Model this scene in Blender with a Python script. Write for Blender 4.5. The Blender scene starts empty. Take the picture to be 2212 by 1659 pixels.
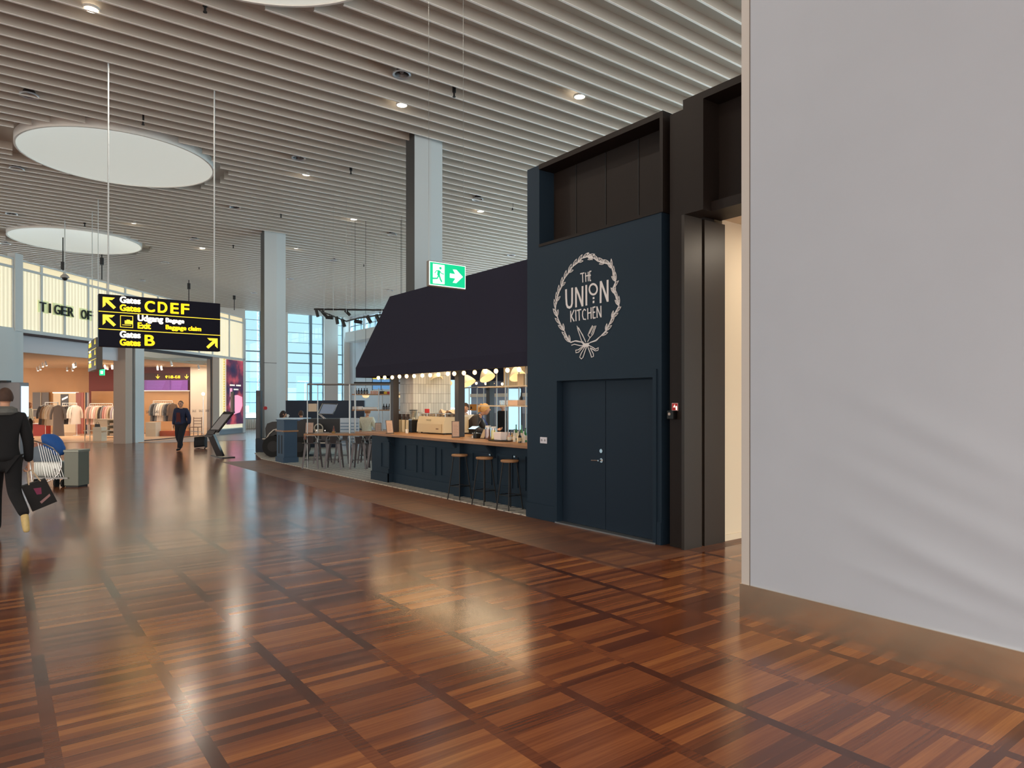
import bpy, bmesh, math, random
from mathutils import Vector, Matrix
R = math.radians
random.seed(7)
sc = bpy.context.scene
COL = sc.collection
# ---------------------------------------------------------------- camera
FPX, CX, HY, EYE = 1475.0, 1106.0, 869.0, 1.70
A = math.atan2(1109.0, FPX); S_, C_ = math.sin(A), math.cos(A)
cam = bpy.data.cameras.new('camera'); camo = bpy.data.objects.new('camera', cam); COL.objects.link(camo)
camo.location = (0, 0, EYE); camo.rotation_euler = (R(90), 0, -A)
cam.sensor_width = 36; cam.lens = FPX * 36 / 2212; cam.shift_y = (HY - 829.5) / 2212
cam.clip_end = 600; cam.clip_start = 0.05
sc.camera = camo
SKY_BACK, SKY_UP = 2.0, 11.0
# ---------------------------------------------------------------- sky, exposure
sc.view_settings.view_transform = 'Standard'; sc.view_settings.look = 'None'
sc.view_settings.gamma = 1; sc.view_settings.use_curve_mapping = False
sc.view_settings.exposure = 0.0
w = bpy.data.worlds.new('sky'); sc.world = w; w.use_nodes = True
nt = w.node_tree; nt.nodes.clear()
wo = nt.nodes.new('ShaderNodeOutputWorld'); bg = nt.nodes.new('ShaderNodeBackground')
tc = nt.nodes.new('ShaderNodeTexCoord'); sx = nt.nodes.new('ShaderNodeSeparateXYZ'); nt.links.new(tc.outputs['Generated'], sx.inputs[0])
def wmap(src, a, b, lo=0.0, hi=1.0):
    m = nt.nodes.new('ShaderNodeMapRange'); m.interpolation_type = 'SMOOTHSTEP'
    for k_, v_ in (('From Min', a), ('From Max', b), ('To Min', lo), ('To Max', hi)): m.inputs[k_].default_value = v_
    nt.links.new(src, m.inputs['Value']); return m.outputs[0]
rp = nt.nodes.new('ShaderNodeValToRGB')      # overcast sky: pale warm cloud behind the viewpoint, clear blue-white ahead
rp.color_ramp.elements[0].color = (1.0, 0.89, 0.78, 1); rp.color_ramp.elements[1].color = (0.62, 0.93, 1.05, 1)
xy = nt.nodes.new('ShaderNodeMath'); xy.operation = 'MAXIMUM'; nt.links.new(sx.outputs['X'], xy.inputs[0]); nt.links.new(sx.outputs['Y'], xy.inputs[1])
nt.links.new(wmap(xy.outputs[0], 0.0, 0.65), rp.inputs[0])
back = wmap(sx.outputs['Y'], 0.55, -0.1, 0, SKY_BACK); up = wmap(sx.outputs['Z'], 0.2, 0.6, 0, SKY_UP)
ad = nt.nodes.new('ShaderNodeMath'); ad.operation = 'ADD'; nt.links.new(back, ad.inputs[0]); nt.links.new(up, ad.inputs[1])
ad2 = nt.nodes.new('ShaderNodeMath'); ad2.operation = 'ADD'; nt.links.new(ad.outputs[0], ad2.inputs[0]); ad2.inputs[1].default_value = 1.12
nt.links.new(rp.outputs[0], bg.inputs[0]); nt.links.new(ad2.outputs[0], bg.inputs[1]); nt.links.new(bg.outputs[0], wo.inputs[0])

def area(name, loc, rot, size, power, color, size_y=None, spread=180):
    l = bpy.data.lights.new(name, 'AREA'); l.energy = power; l.color = color; l.size = size
    if size_y: l.shape = 'RECTANGLE'; l.size_y = size_y
    else: l.shape = 'DISK'
    l.spread = R(spread)
    o = bpy.data.objects.new(name, l); COL.objects.link(o); o.location = loc; o.rotation_euler = rot
    return o
# ---------------------------------------------------------------- place helpers
def RD(r, d, z=0.0): return Vector((r*C_ + d*S_, -r*S_ + d*C_, z))      # right / forward distances of the viewpoint
def Q(u, d, z=0.0): return RD((u-CX)/FPX*d, d, z)
def ZV(v, d): return EYE + (HY-v)*d/FPX
def QV(u, v, d): return Q(u, d, ZV(v, d))
def G(u, v, z=0.0):
    d = FPX*(EYE-z)/(v-HY); return Q(u, d, z)
def dX(u, X): return X/(S_ + (u-CX)/FPX*C_)
def dY(u, Y): return Y/(C_ - (u-CX)/FPX*S_)
def onX(u, v, X):
    d = dX(u, X); return QV(u, v, d)
def onY(u, v, Y):
    d = dY(u, Y); return QV(u, v, d)
def YX(u, X): return onX(u, HY, X).y
def XY(u, Y): return onY(u, HY, Y).x
# ---------------------------------------------------------------- materials
def lin(c): return tuple(((v/255)/12.92 if v/255 <= .04045 else ((v/255+.055)/1.055)**2.4) for v in c)
MATS = {}
def mat(name, rgb, rough=.6, metal=0, emit=0, emit_rgb=None, spec=.5, noise=0, nscale=20, trans=0, bump=0, coat=0, alpha=1):
    if name in MATS: return MATS[name]
    m = bpy.data.materials.new(name); m.use_nodes = True; n = m.node_tree; b = n.nodes['Principled BSDF']
    c = lin(rgb) + (1,)
    b.inputs['Base Color'].default_value = c; b.inputs['Roughness'].default_value = rough
    b.inputs['Metallic'].default_value = metal; b.inputs['Specular IOR Level'].default_value = spec
    b.inputs['Transmission Weight'].default_value = trans; b.inputs['Coat Weight'].default_value = coat
    b.inputs['Alpha'].default_value = alpha
    if emit:
        b.inputs['Emission Color'].default_value = lin(emit_rgb or rgb) + (1,); b.inputs['Emission Strength'].default_value = emit
    if noise or bump:
        t = n.nodes.new('ShaderNodeTexNoise'); t.inputs['Scale'].default_value = nscale; t.inputs['Detail'].default_value = 4
        g = n.nodes.new('ShaderNodeNewGeometry'); n.links.new(g.outputs['Position'], t.inputs['Vector'])
        if noise:
            mx = n.nodes.new('ShaderNodeMix'); mx.data_type = 'RGBA'; mx.inputs[0].default_value = .5
            mx.inputs[6].default_value = tuple(v*(1-noise) for v in c[:3])+(1,); mx.inputs[7].default_value = tuple(min(1, v*(1+noise)) for v in c[:3])+(1,)
            n.links.new(t.outputs['Fac'], mx.inputs[0]); n.links.new(mx.outputs[2], b.inputs['Base Color'])
        if bump:
            bp = n.nodes.new('ShaderNodeBump'); bp.inputs['Strength'].default_value = bump; bp.inputs['Distance'].default_value = .01
            n.links.new(t.outputs['Fac'], bp.inputs['Height']); n.links.new(bp.outputs[0], b.inputs['Normal'])
    MATS[name] = m; return m

class NB:   # tiny node helper
    def __init__(s, name):
        s.m = bpy.data.materials.new(name); s.m.use_nodes = True; s.t = s.m.node_tree; s.b = s.t.nodes['Principled BSDF']; MATS[name] = s.m
    def n(s, typ, **k):
        x = s.t.nodes.new(typ)
        for a, v in k.items(): setattr(x, a, v)
        return x
    def l(s, a, b): s.t.links.new(a, b)
    def math(s, op, a, b=None, c=None):
        x = s.n('ShaderNodeMath', operation=op)
        for i, v in enumerate((a, b, c)):
            if v is None: continue
            if isinstance(v, (int, float)): x.inputs[i].default_value = v
            else: s.l(v, x.inputs[i])
        return x.outputs[0]
    def mix(s, f, a, b):
        x = s.n('ShaderNodeMix', data_type='RGBA')
        for i, v in ((0, f), (6, a), (7, b)):
            if isinstance(v, (int, float)): x.inputs[i].default_value = v
            elif isinstance(v, tuple): x.inputs[i].default_value = v + (1,)
            else: s.l(v, x.inputs[i])
        return x.outputs[2]
    def white(s, a, b):
        c = s.n('ShaderNodeCombineXYZ')
        for i, v in enumerate((a, b)):
            if isinstance(v, (int, float)): c.inputs[i].default_value = v
            else: s.l(v, c.inputs[i])
        x = s.n('ShaderNodeTexWhiteNoise', noise_dimensions='2D'); s.l(c.outputs[0], x.inputs['Vector']); return x.outputs['Value']
    def pos(s):
        g = s.n('ShaderNodeNewGeometry'); x = s.n('ShaderNodeSeparateXYZ'); s.l(g.outputs['Position'], x.inputs[0]); return g.outputs['Position'], x.outputs

def parquet():
    k = NB('parquet'); P, (X, Y, Z) = k.pos()
    gx = k.math('DIVIDE', k.math('SUBTRACT', X, 0.175), 0.615)
    ix = k.math('FLOOR', gx); fx = k.math('FRACT', gx)
    strip = k.math('LESS_THAN', fx, 0.115)
    iy = k.math('FLOOR', k.math('DIVIDE', k.math('ADD', Y, k.math('MULTIPLY', k.white(ix, 3.0), .3)), 0.066))
    jy = k.math('FLOOR', k.math('DIVIDE', Y, 0.62))
    vp = k.white(ix, iy); vb = k.white(k.math('ADD', ix, 31), jy); vs = k.white(k.math('ADD', ix, 77), jy)
    v = k.math('ADD', k.math('ADD', k.math('MULTIPLY', vp, .52), k.math('MULTIPLY', vb, .20)), .15)
    v = k.math('ADD', k.math('MULTIPLY', v, k.math('SUBTRACT', 1, strip)), k.math('MULTIPLY', k.math('ADD', k.math('MULTIPLY', vs, .42), .10), strip))
    mp = k.n('ShaderNodeMapping'); mp.inputs['Scale'].default_value = (2.5, 70, 1); k.l(P, mp.inputs[0])
    nz = k.n('ShaderNodeTexNoise'); nz.inputs['Scale'].default_value = 1; nz.inputs['Detail'].default_value = 5; k.l(mp.outputs[0], nz.inputs['Vector'])
    v = k.math('ADD', v, k.math('MULTIPLY', k.math('SUBTRACT', nz.outputs['Fac'], .5), .42))
    r = k.n('ShaderNodeValToRGB'); e = r.color_ramp.elements
    e[0].position = .05; e[0].color = (.046, .016, .010, 1); e[1].position = 1.0; e[1].color = (.42, .18, .062, 1)
    for p, c in ((.26, (.088, .026, .013)), (.46, (.158, .049, .019)), (.64, (.222, .074, .026)), (.84, (.32, .122, .038))):
        q = e.new(p); q.color = c + (1,)
    k.l(v, r.inputs[0])
    # duller worn border beside the restaurant
    m1 = k.math('GREATER_THAN', X, 5.05); m2 = k.math('GREATER_THAN', Y, 4.9); m3 = k.math('LESS_THAN', Y, 20.5)
    zone = k.math('MULTIPLY', k.math('MULTIPLY', m1, m2), m3)
    n2 = k.n('ShaderNodeTexNoise'); n2.inputs['Scale'].default_value = 2.2; n2.inputs['Detail'].default_value = 8; n2.inputs['Roughness'].default_value = .7; k.l(P, n2.inputs['Vector'])
    zc = k.mix(n2.outputs['Fac'], (.030, .013, .010), (.17, .088, .056))
    zc = k.mix(.45, zc, r.outputs[0])
    col = k.mix(zone, r.outputs[0], zc)
    k.l(col, k.b.inputs['Base Color'])
    n3 = k.n('ShaderNodeTexNoise'); n3.inputs['Scale'].default_value = 1.1; n3.inputs['Detail'].default_value = 3; k.l(P, n3.inputs['Vector'])
    ro = k.math('ADD', k.math('MULTIPLY', n3.outputs['Fac'], .08), .145)
    ro = k.math('ADD', ro, k.math('MULTIPLY', zone, .26))
    k.l(ro, k.b.inputs['Roughness']); k.b.inputs['Specular IOR Level'].default_value = .68
    bp = k.n('ShaderNodeBump'); bp.inputs['Strength'].default_value = .10; bp.inputs['Distance'].default_value = .002
    k.l(k.math('ADD', nz.outputs['Fac'], vp), bp.inputs['Height']); k.l(bp.outputs[0], k.b.inputs['Normal'])
    return k.m
def tilefloor():
    k = NB('patterned_tiles'); P, (X, Y, Z) = k.pos()
    s = .21
    gx = k.math('FRACT', k.math('ADD', k.math('DIVIDE', X, s), 100)); gy = k.math('FRACT', k.math('ADD', k.math('DIVIDE', Y, s), 100))
    sm = k.math('ADD', gx, gy); df = k.math('SUBTRACT', gx, gy)
    d1 = k.math('LESS_THAN', k.math('ABSOLUTE', k.math('SUBTRACT', sm, 1.0)), .26)
    d2 = k.math('LESS_THAN', k.math('ABSOLUTE', df), .30)
    c = k.mix(d1, (.58, .55, .48), (.24, .24, .235)); c = k.mix(k.math('MULTIPLY', d1, d2), c, (.035, .04, .05))
    c = k.mix(k.math('GREATER_THAN', sm, 1.72), c, (.10, .11, .12))
    k.l(c, k.b.inputs['Base Color']); k.b.inputs['Roughness'].default_value = .45
    return k.m
def ribbed(name, rgb, strength):
    k = NB(name)
    tcn = k.n('ShaderNodeTexCoord'); x = k.n('ShaderNodeSeparateXYZ'); k.l(tcn.outputs['Object'], x.inputs[0])
    f = k.math('SINE', k.math('MULTIPLY', x.outputs[0], 2*math.pi/.16)); f = k.math('ADD', k.math('MULTIPLY', f, .5), .5)
    c = lin(rgb)
    col = k.mix(f, tuple(v*.72 for v in c), c); k.l(col, k.b.inputs['Base Color']); k.l(col, k.b.inputs['Emission Color'])
    k.b.inputs['Emission Strength'].default_value = strength; k.b.inputs['Roughness'].default_value = .5
    return k.m
def walltile():
    k = NB('stacked_tiles'); tcn = k.n('ShaderNodeTexCoord'); x = k.n('ShaderNodeSeparateXYZ'); k.l(tcn.outputs['Object'], x.inputs[0])
    g = k.math('ADD', x.outputs[0], x.outputs[1])
    a = k.math('LESS_THAN', k.math('FRACT', k.math('DIVIDE', g, .065)), .08)
    b = k.math('LESS_THAN', k.math('FRACT', k.math('DIVIDE', x.outputs[2], .21)), .03)
    m = k.math('MAXIMUM', a, b)
    wn = k.white(k.math('FLOOR', k.math('DIVIDE', g, .065)), k.math('FLOOR', k.math('DIVIDE', x.outputs[2], .21)))
    c = k.mix(wn, (.50, .47, .41), (.68, .64, .57))
    k.l(k.mix(m, c, (.20, .17, .14)), k.b.inputs['Base Color']); k.b.inputs['Roughness'].default_value = .25
    return k.m
def glassm(name, tint=(1, 1, 1), refl=.1):
    k = NB(name); t = k.t; out = t.nodes['Material Output']
    tr = k.n('ShaderNodeBsdfTransparent'); tr.inputs[0].default_value = tint+(1,)
    gl = k.n('ShaderNodeBsdfGlossy'); gl.inputs['Roughness'].default_value = .02
    mx = k.n('ShaderNodeMixShader'); mx.inputs[0].default_value = refl
    k.l(tr.outputs[0], mx.inputs[1]); k.l(gl.outputs[0], mx.inputs[2]); k.l(mx.outputs[0], out.inputs[0]); return k.m
def screen_ad():
    k = NB('advert_screen'); tcn = k.n('ShaderNodeTexCoord'); x = k.n('ShaderNodeSeparateXYZ'); k.l(tcn.outputs['Object'], x.inputs[0])
    nz = k.n('ShaderNodeTexNoise'); nz.inputs['Scale'].default_value = 1.1; nz.inputs['Detail'].default_value = 3; k.l(tcn.outputs['Object'], nz.inputs['Vector'])
    r = k.n('ShaderNodeValToRGB'); e = r.color_ramp.elements
    e[0].position = .35; e[0].color = (.02, .012, .06, 1); e[1].position = .72; e[1].color = (.75, .10, .12, 1)
    q = e.new(.5); q.color = (.10, .02, .06, 1)
    k.l(nz.outputs['Fac'], r.inputs[0]); k.l(r.outputs[0], k.b.inputs['Emission Color']); k.b.inputs['Emission Strength'].default_value = .9
    k.b.inputs['Base Color'].default_value = (.01, .01, .02, 1); return k.m
PARQ = parquet(); TILE = tilefloor(); WTILE = walltile()
RIB = ribbed('backlit_ribbed_panel', (250, 238, 205), .62)
GLASS = glassm('clear_glass', (.97, .99, 1.0), .07); WGLASS = glassm('window_glass', (.90, .97, 1.0), .05)
CLEAR = glassm('drinking_glass', (.92, .95, .95), .22)
M_baf = mat('ceiling_baffle', (186, 178, 168), .5); M_deck = mat('ceiling_deck', (150, 145, 140), .6)
M_navy = mat('navy_paint', (32, 47, 61), .5, spec=.2, noise=.06, nscale=60); M_navd = mat('navy_door_paint', (28, 41, 55), .48, spec=.22)
M_brown = mat('dark_brown_cladding', (37, 30, 27), .5, spec=.2, noise=.08, nscale=30); M_blk = mat('black', (14, 14, 16), .5)
M_white = mat('white_paint', (225, 224, 220), .5); M_hoard = mat('hoarding_white', (174, 183, 196), .55, noise=.03, nscale=3)
M_cream = mat('cream_paint', (222, 205, 178), .6); M_col = mat('column_grey', (192, 199, 202), .45)
M_steel = mat('brushed_steel', (220, 200, 172), .25, 1.0, bump=.3, nscale=2); M_chrome = mat('chrome', (205, 205, 205), .2, 1)
M_pipe = mat('galvanised_pipe', (170, 172, 172), .35, .9); M_oak = mat('oak_top', (156, 112, 74), .4, noise=.2, nscale=9)
M_hood = mat('hood_fabric', (42, 42, 57), .9, spec=.15, bump=.3, nscale=200); M_bulb = mat('bulb_glow', (255, 225, 170), .3, emit=14, emit_rgb=(255, 196, 120))
M_sign = mat('sign_dark', (14, 16, 34), .5, spec=.12); M_yel = mat('sign_yellow', (255, 225, 60), .4, emit=.85, emit_rgb=(255, 222, 50)); M_wht = mat('sign_white', (255, 250, 235), .4, emit=.85)
M_green = mat('exit_green', (0, 190, 130), .4, emit=.75, emit_rgb=(0, 200, 140)); M_gwht = mat('exit_white', (240, 255, 248), .4, emit=.9)
M_skin = mat('skin', (214, 160, 130), .55); M_eye = mat('dark_eye', (30, 22, 20), .3); M_lip = mat('lip', (165, 90, 80), .5)
M_blackcloth = mat('black_cloth', (20, 21, 26), .85); M_jeans = mat('dark_trousers', (30, 34, 44), .85)
M_navycloth = mat('navy_cloth', (32, 40, 66), .85); M_rubber = mat('rubber', (18, 18, 20), .8)
M_paper = mat('menu_board', (186, 160, 146), .7); M_sheet = mat('tan_paper', (200, 185, 165), .8)
# ---------------------------------------------------------------- mesh builder
class MB:
    def __init__(s): s.v = []; s.f = []; s.mi = []; s.cur = 0
    def add(s, vs, fs):
        b = len(s.v); s.v += [Vector(x) for x in vs]; s.f += [tuple(b+i for i in q) for q in fs]; s.mi += [s.cur]*len(fs); return s
    def box(s, x0, x1, y0, y1, z0, z1, M=None):
        vs = [Vector(p) for p in ((x0,y0,z0),(x1,y0,z0),(x1,y1,z0),(x0,y1,z0),(x0,y0,z1),(x1,y0,z1),(x1,y1,z1),(x0,y1,z1))]
        if M: vs = [M @ p for p in vs]
        return s.add(vs, [(0,3,2,1),(4,5,6,7),(0,1,5,4),(1,2,6,5),(2,3,7,6),(3,0,4,7)])
    def bbox(s, x0, x1, y0, y1, z0, z1, b=.01, M=None):   # chamfered box
        X, Y, Z = (x0, x1), (y0, y1), (z0, z1); bm = bmesh.new(); bmesh.ops.create_cube(bm, size=1)
        for v in bm.verts: v.co = Vector(((x0+x1)/2+v.co.x*(x1-x0), (y0+y1)/2+v.co.y*(y1-y0), (z0+z1)/2+v.co.z*(z1-z0)))
        bmesh.ops.bevel(bm, geom=list(bm.edges), offset=b, segments=2, affect='EDGES', profile=.6)
        bm.verts.index_update(); vs = [(M @ v.co) if M else v.co.copy() for v in bm.verts]; fs = [tuple(v.index for v in f.verts) for f in bm.faces]; bm.free()
        return s.add(vs, fs)
    def cyl(s, p0, p1, r0, r1=None, n=12, cap=True):
        p0, p1 = Vector(p0), Vector(p1); r1 = r0 if r1 is None else r1
        d = (p1-p0).normalized(); a = d.orthogonal().normalized(); b = d.cross(a)
        vs = [p0+(a*math.cos(2*math.pi*i/n)+b*math.sin(2*math.pi*i/n))*r0 for i in range(n)] + [p1+(a*math.cos(2*math.pi*i/n)+b*math.sin(2*math.pi*i/n))*r1 for i in range(n)]
        fs = [(i, (i+1) % n, n+(i+1) % n, n+i) for i in range(n)]
        if cap: fs += [tuple(range(n))[::-1], tuple(range(n, 2*n))]
        return s.add(vs, fs)
    def tube(s, pts, r, n=8, closed=False):
        pts = [Vector(p) for p in pts]; N = len(pts); vs = []; fs = []; up = None
        for i, p in enumerate(pts):
            if closed: t = (pts[(i+1) % N]-pts[i-1])
            else: t = pts[min(i+1, N-1)]-pts[max(i-1, 0)]
            t.normalize()
            if up is None: up = t.orthogonal().normalized()
            up = (up - t*up.dot(t)).normalized(); b = t.cross(up)
            vs += [p+(up*math.cos(2*math.pi*j/n)+b*math.sin(2*math.pi*j/n))*r for j in range(n)]
        for i in range(N if closed else N-1):
            k = (i+1) % N
            fs += [(i*n+j, i*n+(j+1) % n, k*n+(j+1) % n, k*n+j) for j in range(n)]
        if not closed: fs += [tuple(range(n))[::-1], tuple(range((N-1)*n, N*n))]
        return s.add(vs, fs)
    def lathe(s, prof, c=(0, 0, 0), n=20, M=None):
        c = Vector(c); vs = []; fs = []
        for r, z in prof:
            for j in range(n):
                p = Vector((r*math.cos(2*math.pi*j/n), r*math.sin(2*math.pi*j/n), z))
                vs.append((M @ p if M else p)+c)
        for i in range(len(prof)-1):
            fs += [(i*n+j, i*n+(j+1) % n, (i+1)*n+(j+1) % n, (i+1)*n+j) for j in range(n)]
        return s.add(vs, fs)
    def ball(s, c, r, n=12, sc=(1, 1, 1)):
        m = max(6, n//2); prof = [(math.sin(math.pi*i/m)*r, -math.cos(math.pi*i/m)*r) for i in range(m+1)]
        return s.lathe(prof, c, n, Matrix.Diagonal(Vector(sc)).to_3x3())
    def prism(s, poly, off):
        poly = [Vector(p) for p in poly]; n = len(poly); off = Vector(off)
        return s.add(poly+[p+off for p in poly], [tuple(range(n)), tuple(range(2*n-1, n-1, -1))]+[(i, n+i, n+(i+1) % n, (i+1) % n) for i in range(n)])
    def ribbon(s, pts, wd, nrm, th, closed=False):
        """flat stroke of width wd through pts, lying in the plane of normal nrm, thickness th"""
        pts = [Vector(p) for p in pts]; nrm = Vector(nrm).normalized(); N = len(pts); L = []; Rr = []
        for i in range(N):
            if closed: t = pts[(i+1) % N]-pts[i-1]
            else: t = pts[min(i+1, N-1)]-pts[max(i-1, 0)]
            if t.length < 1e-9: t = Vector((0, 0, 1))
            t.normalize(); sd = nrm.cross(t)*wd/2; L.append(pts[i]+sd); Rr.append(pts[i]-sd)
        o = nrm*th
        vs = []; 
        for i in range(N): vs += [L[i], Rr[i], L[i]+o, Rr[i]+o]
        fs = []
        for i in range(N if closed else N-1):
            a, b = i*4, ((i+1) % N)*4
            fs += [(a+2, a+3, b+3, b+2), (a, a+2, b+2, b), (a+1, b+1, b+3, a+3)]
        return s.add(vs, fs)
    def build(s, name, m, parent=None, smooth=False, loc=None, rotz=None):
        me = bpy.data.meshes.new(name); me.from_pydata([tuple(v) for v in s.v], [], s.f); me.update()
        for q in (m if isinstance(m, (list, tuple)) else [m]): me.materials.append(q)
        if isinstance(m, (list, tuple)): me.polygons.foreach_set('material_index', s.mi)
        bm = bmesh.new(); bm.from_mesh(me); bmesh.ops.recalc_face_normals(bm, faces=bm.faces); bm.to_mesh(me); bm.free()
        if smooth:
            me.polygons.foreach_set('use_smooth', [True]*len(me.polygons))
            try: me.set_sharp_from_angle(angle=R(40))
            except Exception: pass
        o = bpy.data.objects.new(name, me); COL.objects.link(o)
        if parent: o.parent = parent
        if loc is not None: o.location = loc
        if rotz is not None: o.rotation_euler[2] = rotz
        return o
def tag(o, label=None, cat=None, group=None, kind=None):
    if label: o['label'] = label
    if cat: o['category'] = cat
    if group: o['group'] = group
    if kind: o['kind'] = kind
    return o
def thing(name, label, cat, loc=(0, 0, 0), rotz=0, group=None):
    o = bpy.data.objects.new(name, None); COL.objects.link(o); o.location = loc; o.rotation_euler = (0, 0, rotz); o.empty_display_size = .1
    return tag(o, label, cat, group)
def struct(o, label, cat='structure'): return tag(o, label, cat, None, 'structure')
def kids(o): return [c for c in list(COL.objects) if c.parent == o]
def dup(root, loc, rotz, label, group=None):
    tree = {}
    for c in COL.objects:
        if c.parent: tree.setdefault(c.parent.name, []).append(c)
    def cp(o, par):
        c = o.copy(); COL.objects.link(c)
        if par: c.parent = par
        for ch in tree.get(o.name, []): cp(ch, c)
        return c
    r = cp(root, None); r.location = loc; r.rotation_euler = (0, 0, rotz); r['label'] = label
    if group: r['group'] = group
    return r
ORD = ['first', 'second', 'third', 'fourth', 'fifth', 'sixth', 'seventh', 'eighth', 'ninth', 'tenth', 'eleventh', 'twelfth', 'thirteenth', 'fourteenth', 'fifteenth', 'sixteenth', 'seventeenth', 'eighteenth', 'nineteenth', 'twentieth']
def text_mesh(body, size, bold=0.0, extrude=.002, align='LEFT', spacing=1.0):
    cu = bpy.data.curves.new('t', 'FONT'); cu.body = body; cu.size = size; cu.offset = bold; cu.extrude = extrude; cu.align_x = align; cu.space_character = spacing
    o = bpy.data.objects.new('t', cu); COL.objects.link(o); dg = bpy.context.evaluated_depsgraph_get()
    me = bpy.data.meshes.new_from_object(o.evaluated_get(dg)); bpy.data.objects.remove(o); return me
def put_text(mb, body, size, x, y, z, width=None, **k):
    """text standing in the local x-z plane, facing -y, baseline start at (x,y,z)"""
    bold = k.pop('bold', 0); me = text_mesh(body, size, **k)
    xs = [v.co.x for v in me.vertices]; x0 = min(xs); wd = max(xs)-x0; sx_ = (width/wd) if width else 1
    vs = [(x+(v.co.x-x0)*sx_, y-v.co.z, z+v.co.y) for v in me.vertices]; fs = [tuple(p.vertices) for p in me.polygons]
    for dx in ((-bold, 0, bold) if bold else (0,)):
        for dz in ((-bold*.6, bold*.6) if bold else (0,)): mb.add([(a+dx, b, c+dz) for a, b, c in vs], fs)
    bpy.data.meshes.remove(me)
# ================================================================ ROOM
H = 7.60
fl = MB().box(-30, 24, -9, 46.2, -.2, 0).build('floor', PARQ); struct(fl, 'glossy reddish brown hardwood block floor of the hall', 'floor')
pe = [(6.3, 7.86), (6.3, 20.9), tuple(G(550, 979).xy), (9, 26), (19.4, 26), (19.4, 5.2), (7.4, 5.2), (7.4, 7.86)]
tf = MB().prism([(x, y, .0) for x, y in pe], (0, 0, .012)).build('floor', TILE); struct(tf, 'black grey and white patterned tile floor under the restaurant', 'floor')
sf = MB().prism([Q(-120, 28.8, 0), Q(309, 28.8, 0), Q(470, 35.5, 0), Q(480, 41, 0), Q(-120, 41, 0)], (0, 0, .015)).build('floor', mat('shop_floor', (214, 176, 140), .35, noise=.1, nscale=2)); struct(sf, 'pale wooden floor inside the clothing shop', 'floor')
FB = lambda u: 18.26/((CX-u)/FPX+.085)
gs = MB().prism([G(309, 956), G(350, 956.5), G(470, 952.8), G(531, 951), Q(531, FB(531)), Q(311, FB(311))], (0, 0, .01)).build('trim_1', mat('grey_stone', (120, 124, 130), .35)); struct(gs, 'grey stone border strip in front of the shop window', 'trim')
# ceiling with baffles
SKY = [(2.30, 8.35), (2.36, 19.0), (2.30, 29.6)]; SR = 2.06
cb = MB().box(-30, 20, -8, 46, H+.18, H+.30)
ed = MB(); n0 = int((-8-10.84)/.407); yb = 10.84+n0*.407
while yb < 45.8:
    segs = [(-30, 19.9)]
    for cx_, cy_ in SKY:
        dy = abs(yb-cy_)
        if dy < SR+.12:
            h = math.sqrt((SR+.12)**2-dy*dy)
            # cut back to whole panels around the opening
            h = math.ceil(h/.3)*.3
            ns = []
            for a, b in segs:
                if a < cx_-h < b: ns += [(a, cx_-h), (cx_+h, b)]
                else: ns.append((a, b))
            segs = ns
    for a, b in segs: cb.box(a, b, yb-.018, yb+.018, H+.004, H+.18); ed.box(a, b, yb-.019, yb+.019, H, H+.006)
    yb += .407
ce = cb.build('ceiling', M_baf); struct(ce, 'white ceiling of long parallel baffles', 'ceiling')
ed.build('baffle_lit_edge', mat('baffle_lit_edge', (250, 248, 244), .35, emit=0), ce)  # paler strip puts the lit underside of the baffles into the colour
M_sky = mat('skylight_panel', (205, 208, 200), .6, emit=.60, emit_rgb=(208, 212, 205))
labs = ['large round skylight cut by the top edge of the photo', 'large round skylight behind the hanging poles, upper left', 'smaller looking round skylight farthest left above the clothing shop']
for (cx_, cy_), lb in zip(SKY, labs):
    t = thing('round_skylight', lb, 'skylight', (cx_, cy_, H), 0, 'round skylights in the ceiling')
    MB().lathe([(SR+.04, -.03), (SR+.04, .17), (SR, .17), (SR, -.03), (SR+.04, -.03)], n=72).build('rim', M_white, t, True)
    MB().lathe([(SR-.002, -.01), (SR*.85, .05), (SR*.6, .10), (SR*.3, .13), (.001, .14)], n=72).build('diffuser', M_sky, t, True)
# window wall at the far end
YW = 45.2
def wall_windows():
    fr = MB(); zt, zb = ZV(674, 45.4), .62
    cols = [(6.0, XY(527, YW)), (XY(563, YW), XY(619, YW)), (XY(698, YW), XY(727, YW)), (XY(740, YW), 19.6)]
    wl = MB()
    for a, b in cols: wl.box(a, b, YW-.25, YW+.1, 0, H+.2)
    wl.box(6, 19.6, YW-.05, YW+.1, 0, zb); wl.box(6, 19.6, YW-.05, YW+.1, zt, H+.2)
    struct(wl.build('wall_far', M_white), 'white far wall with tall windows', 'wall')
    wins = [(XY(527, YW), XY(563, YW), [], 'tall narrow window beside the clothing shop'), (XY(619, YW), XY(698, YW), [XY(670.5, YW)], 'wide tall window behind the dark partition'), (XY(727, YW), XY(740, YW), [], 'narrowest window at the right end of the far wall')]
    for i, (a, b, ms, lb) in enumerate(wins):
        f = MB()
        f.box(a, a+.06, YW-.04, YW+.08, zb, zt); f.box(b-.06, b, YW-.04, YW+.08, zb, zt)
        for mx_ in ms: f.box(mx_-.09, mx_+.09, YW-.08, YW+.1, zb, zt)
        z = zt; n = 0
        while z > zb-.01:
            th = .075 if n in (4, 5) else .03
            f.box(a, b, YW-.05, YW+.06, z-th, z); z -= .668; n += 1
        f.box(a, b, YW-.08, YW+.08, zb, zb+.08)
        o = f.build('window_%d' % (i+1), mat('window_frame', (120, 140, 152), .5)); struct(o, lb, 'window')
        MB().box(a, b, YW+.0, YW+.01, zb, zt).build('pane', WGLASS, o)
wall_windows()
MB_ = MB()
for i in range(80):
    x = 6.1+i*.12
    if x > XY(575, YW): break
    MB_.box(x, x+.06, YW-.33, YW-.25, .05, .62)
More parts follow.
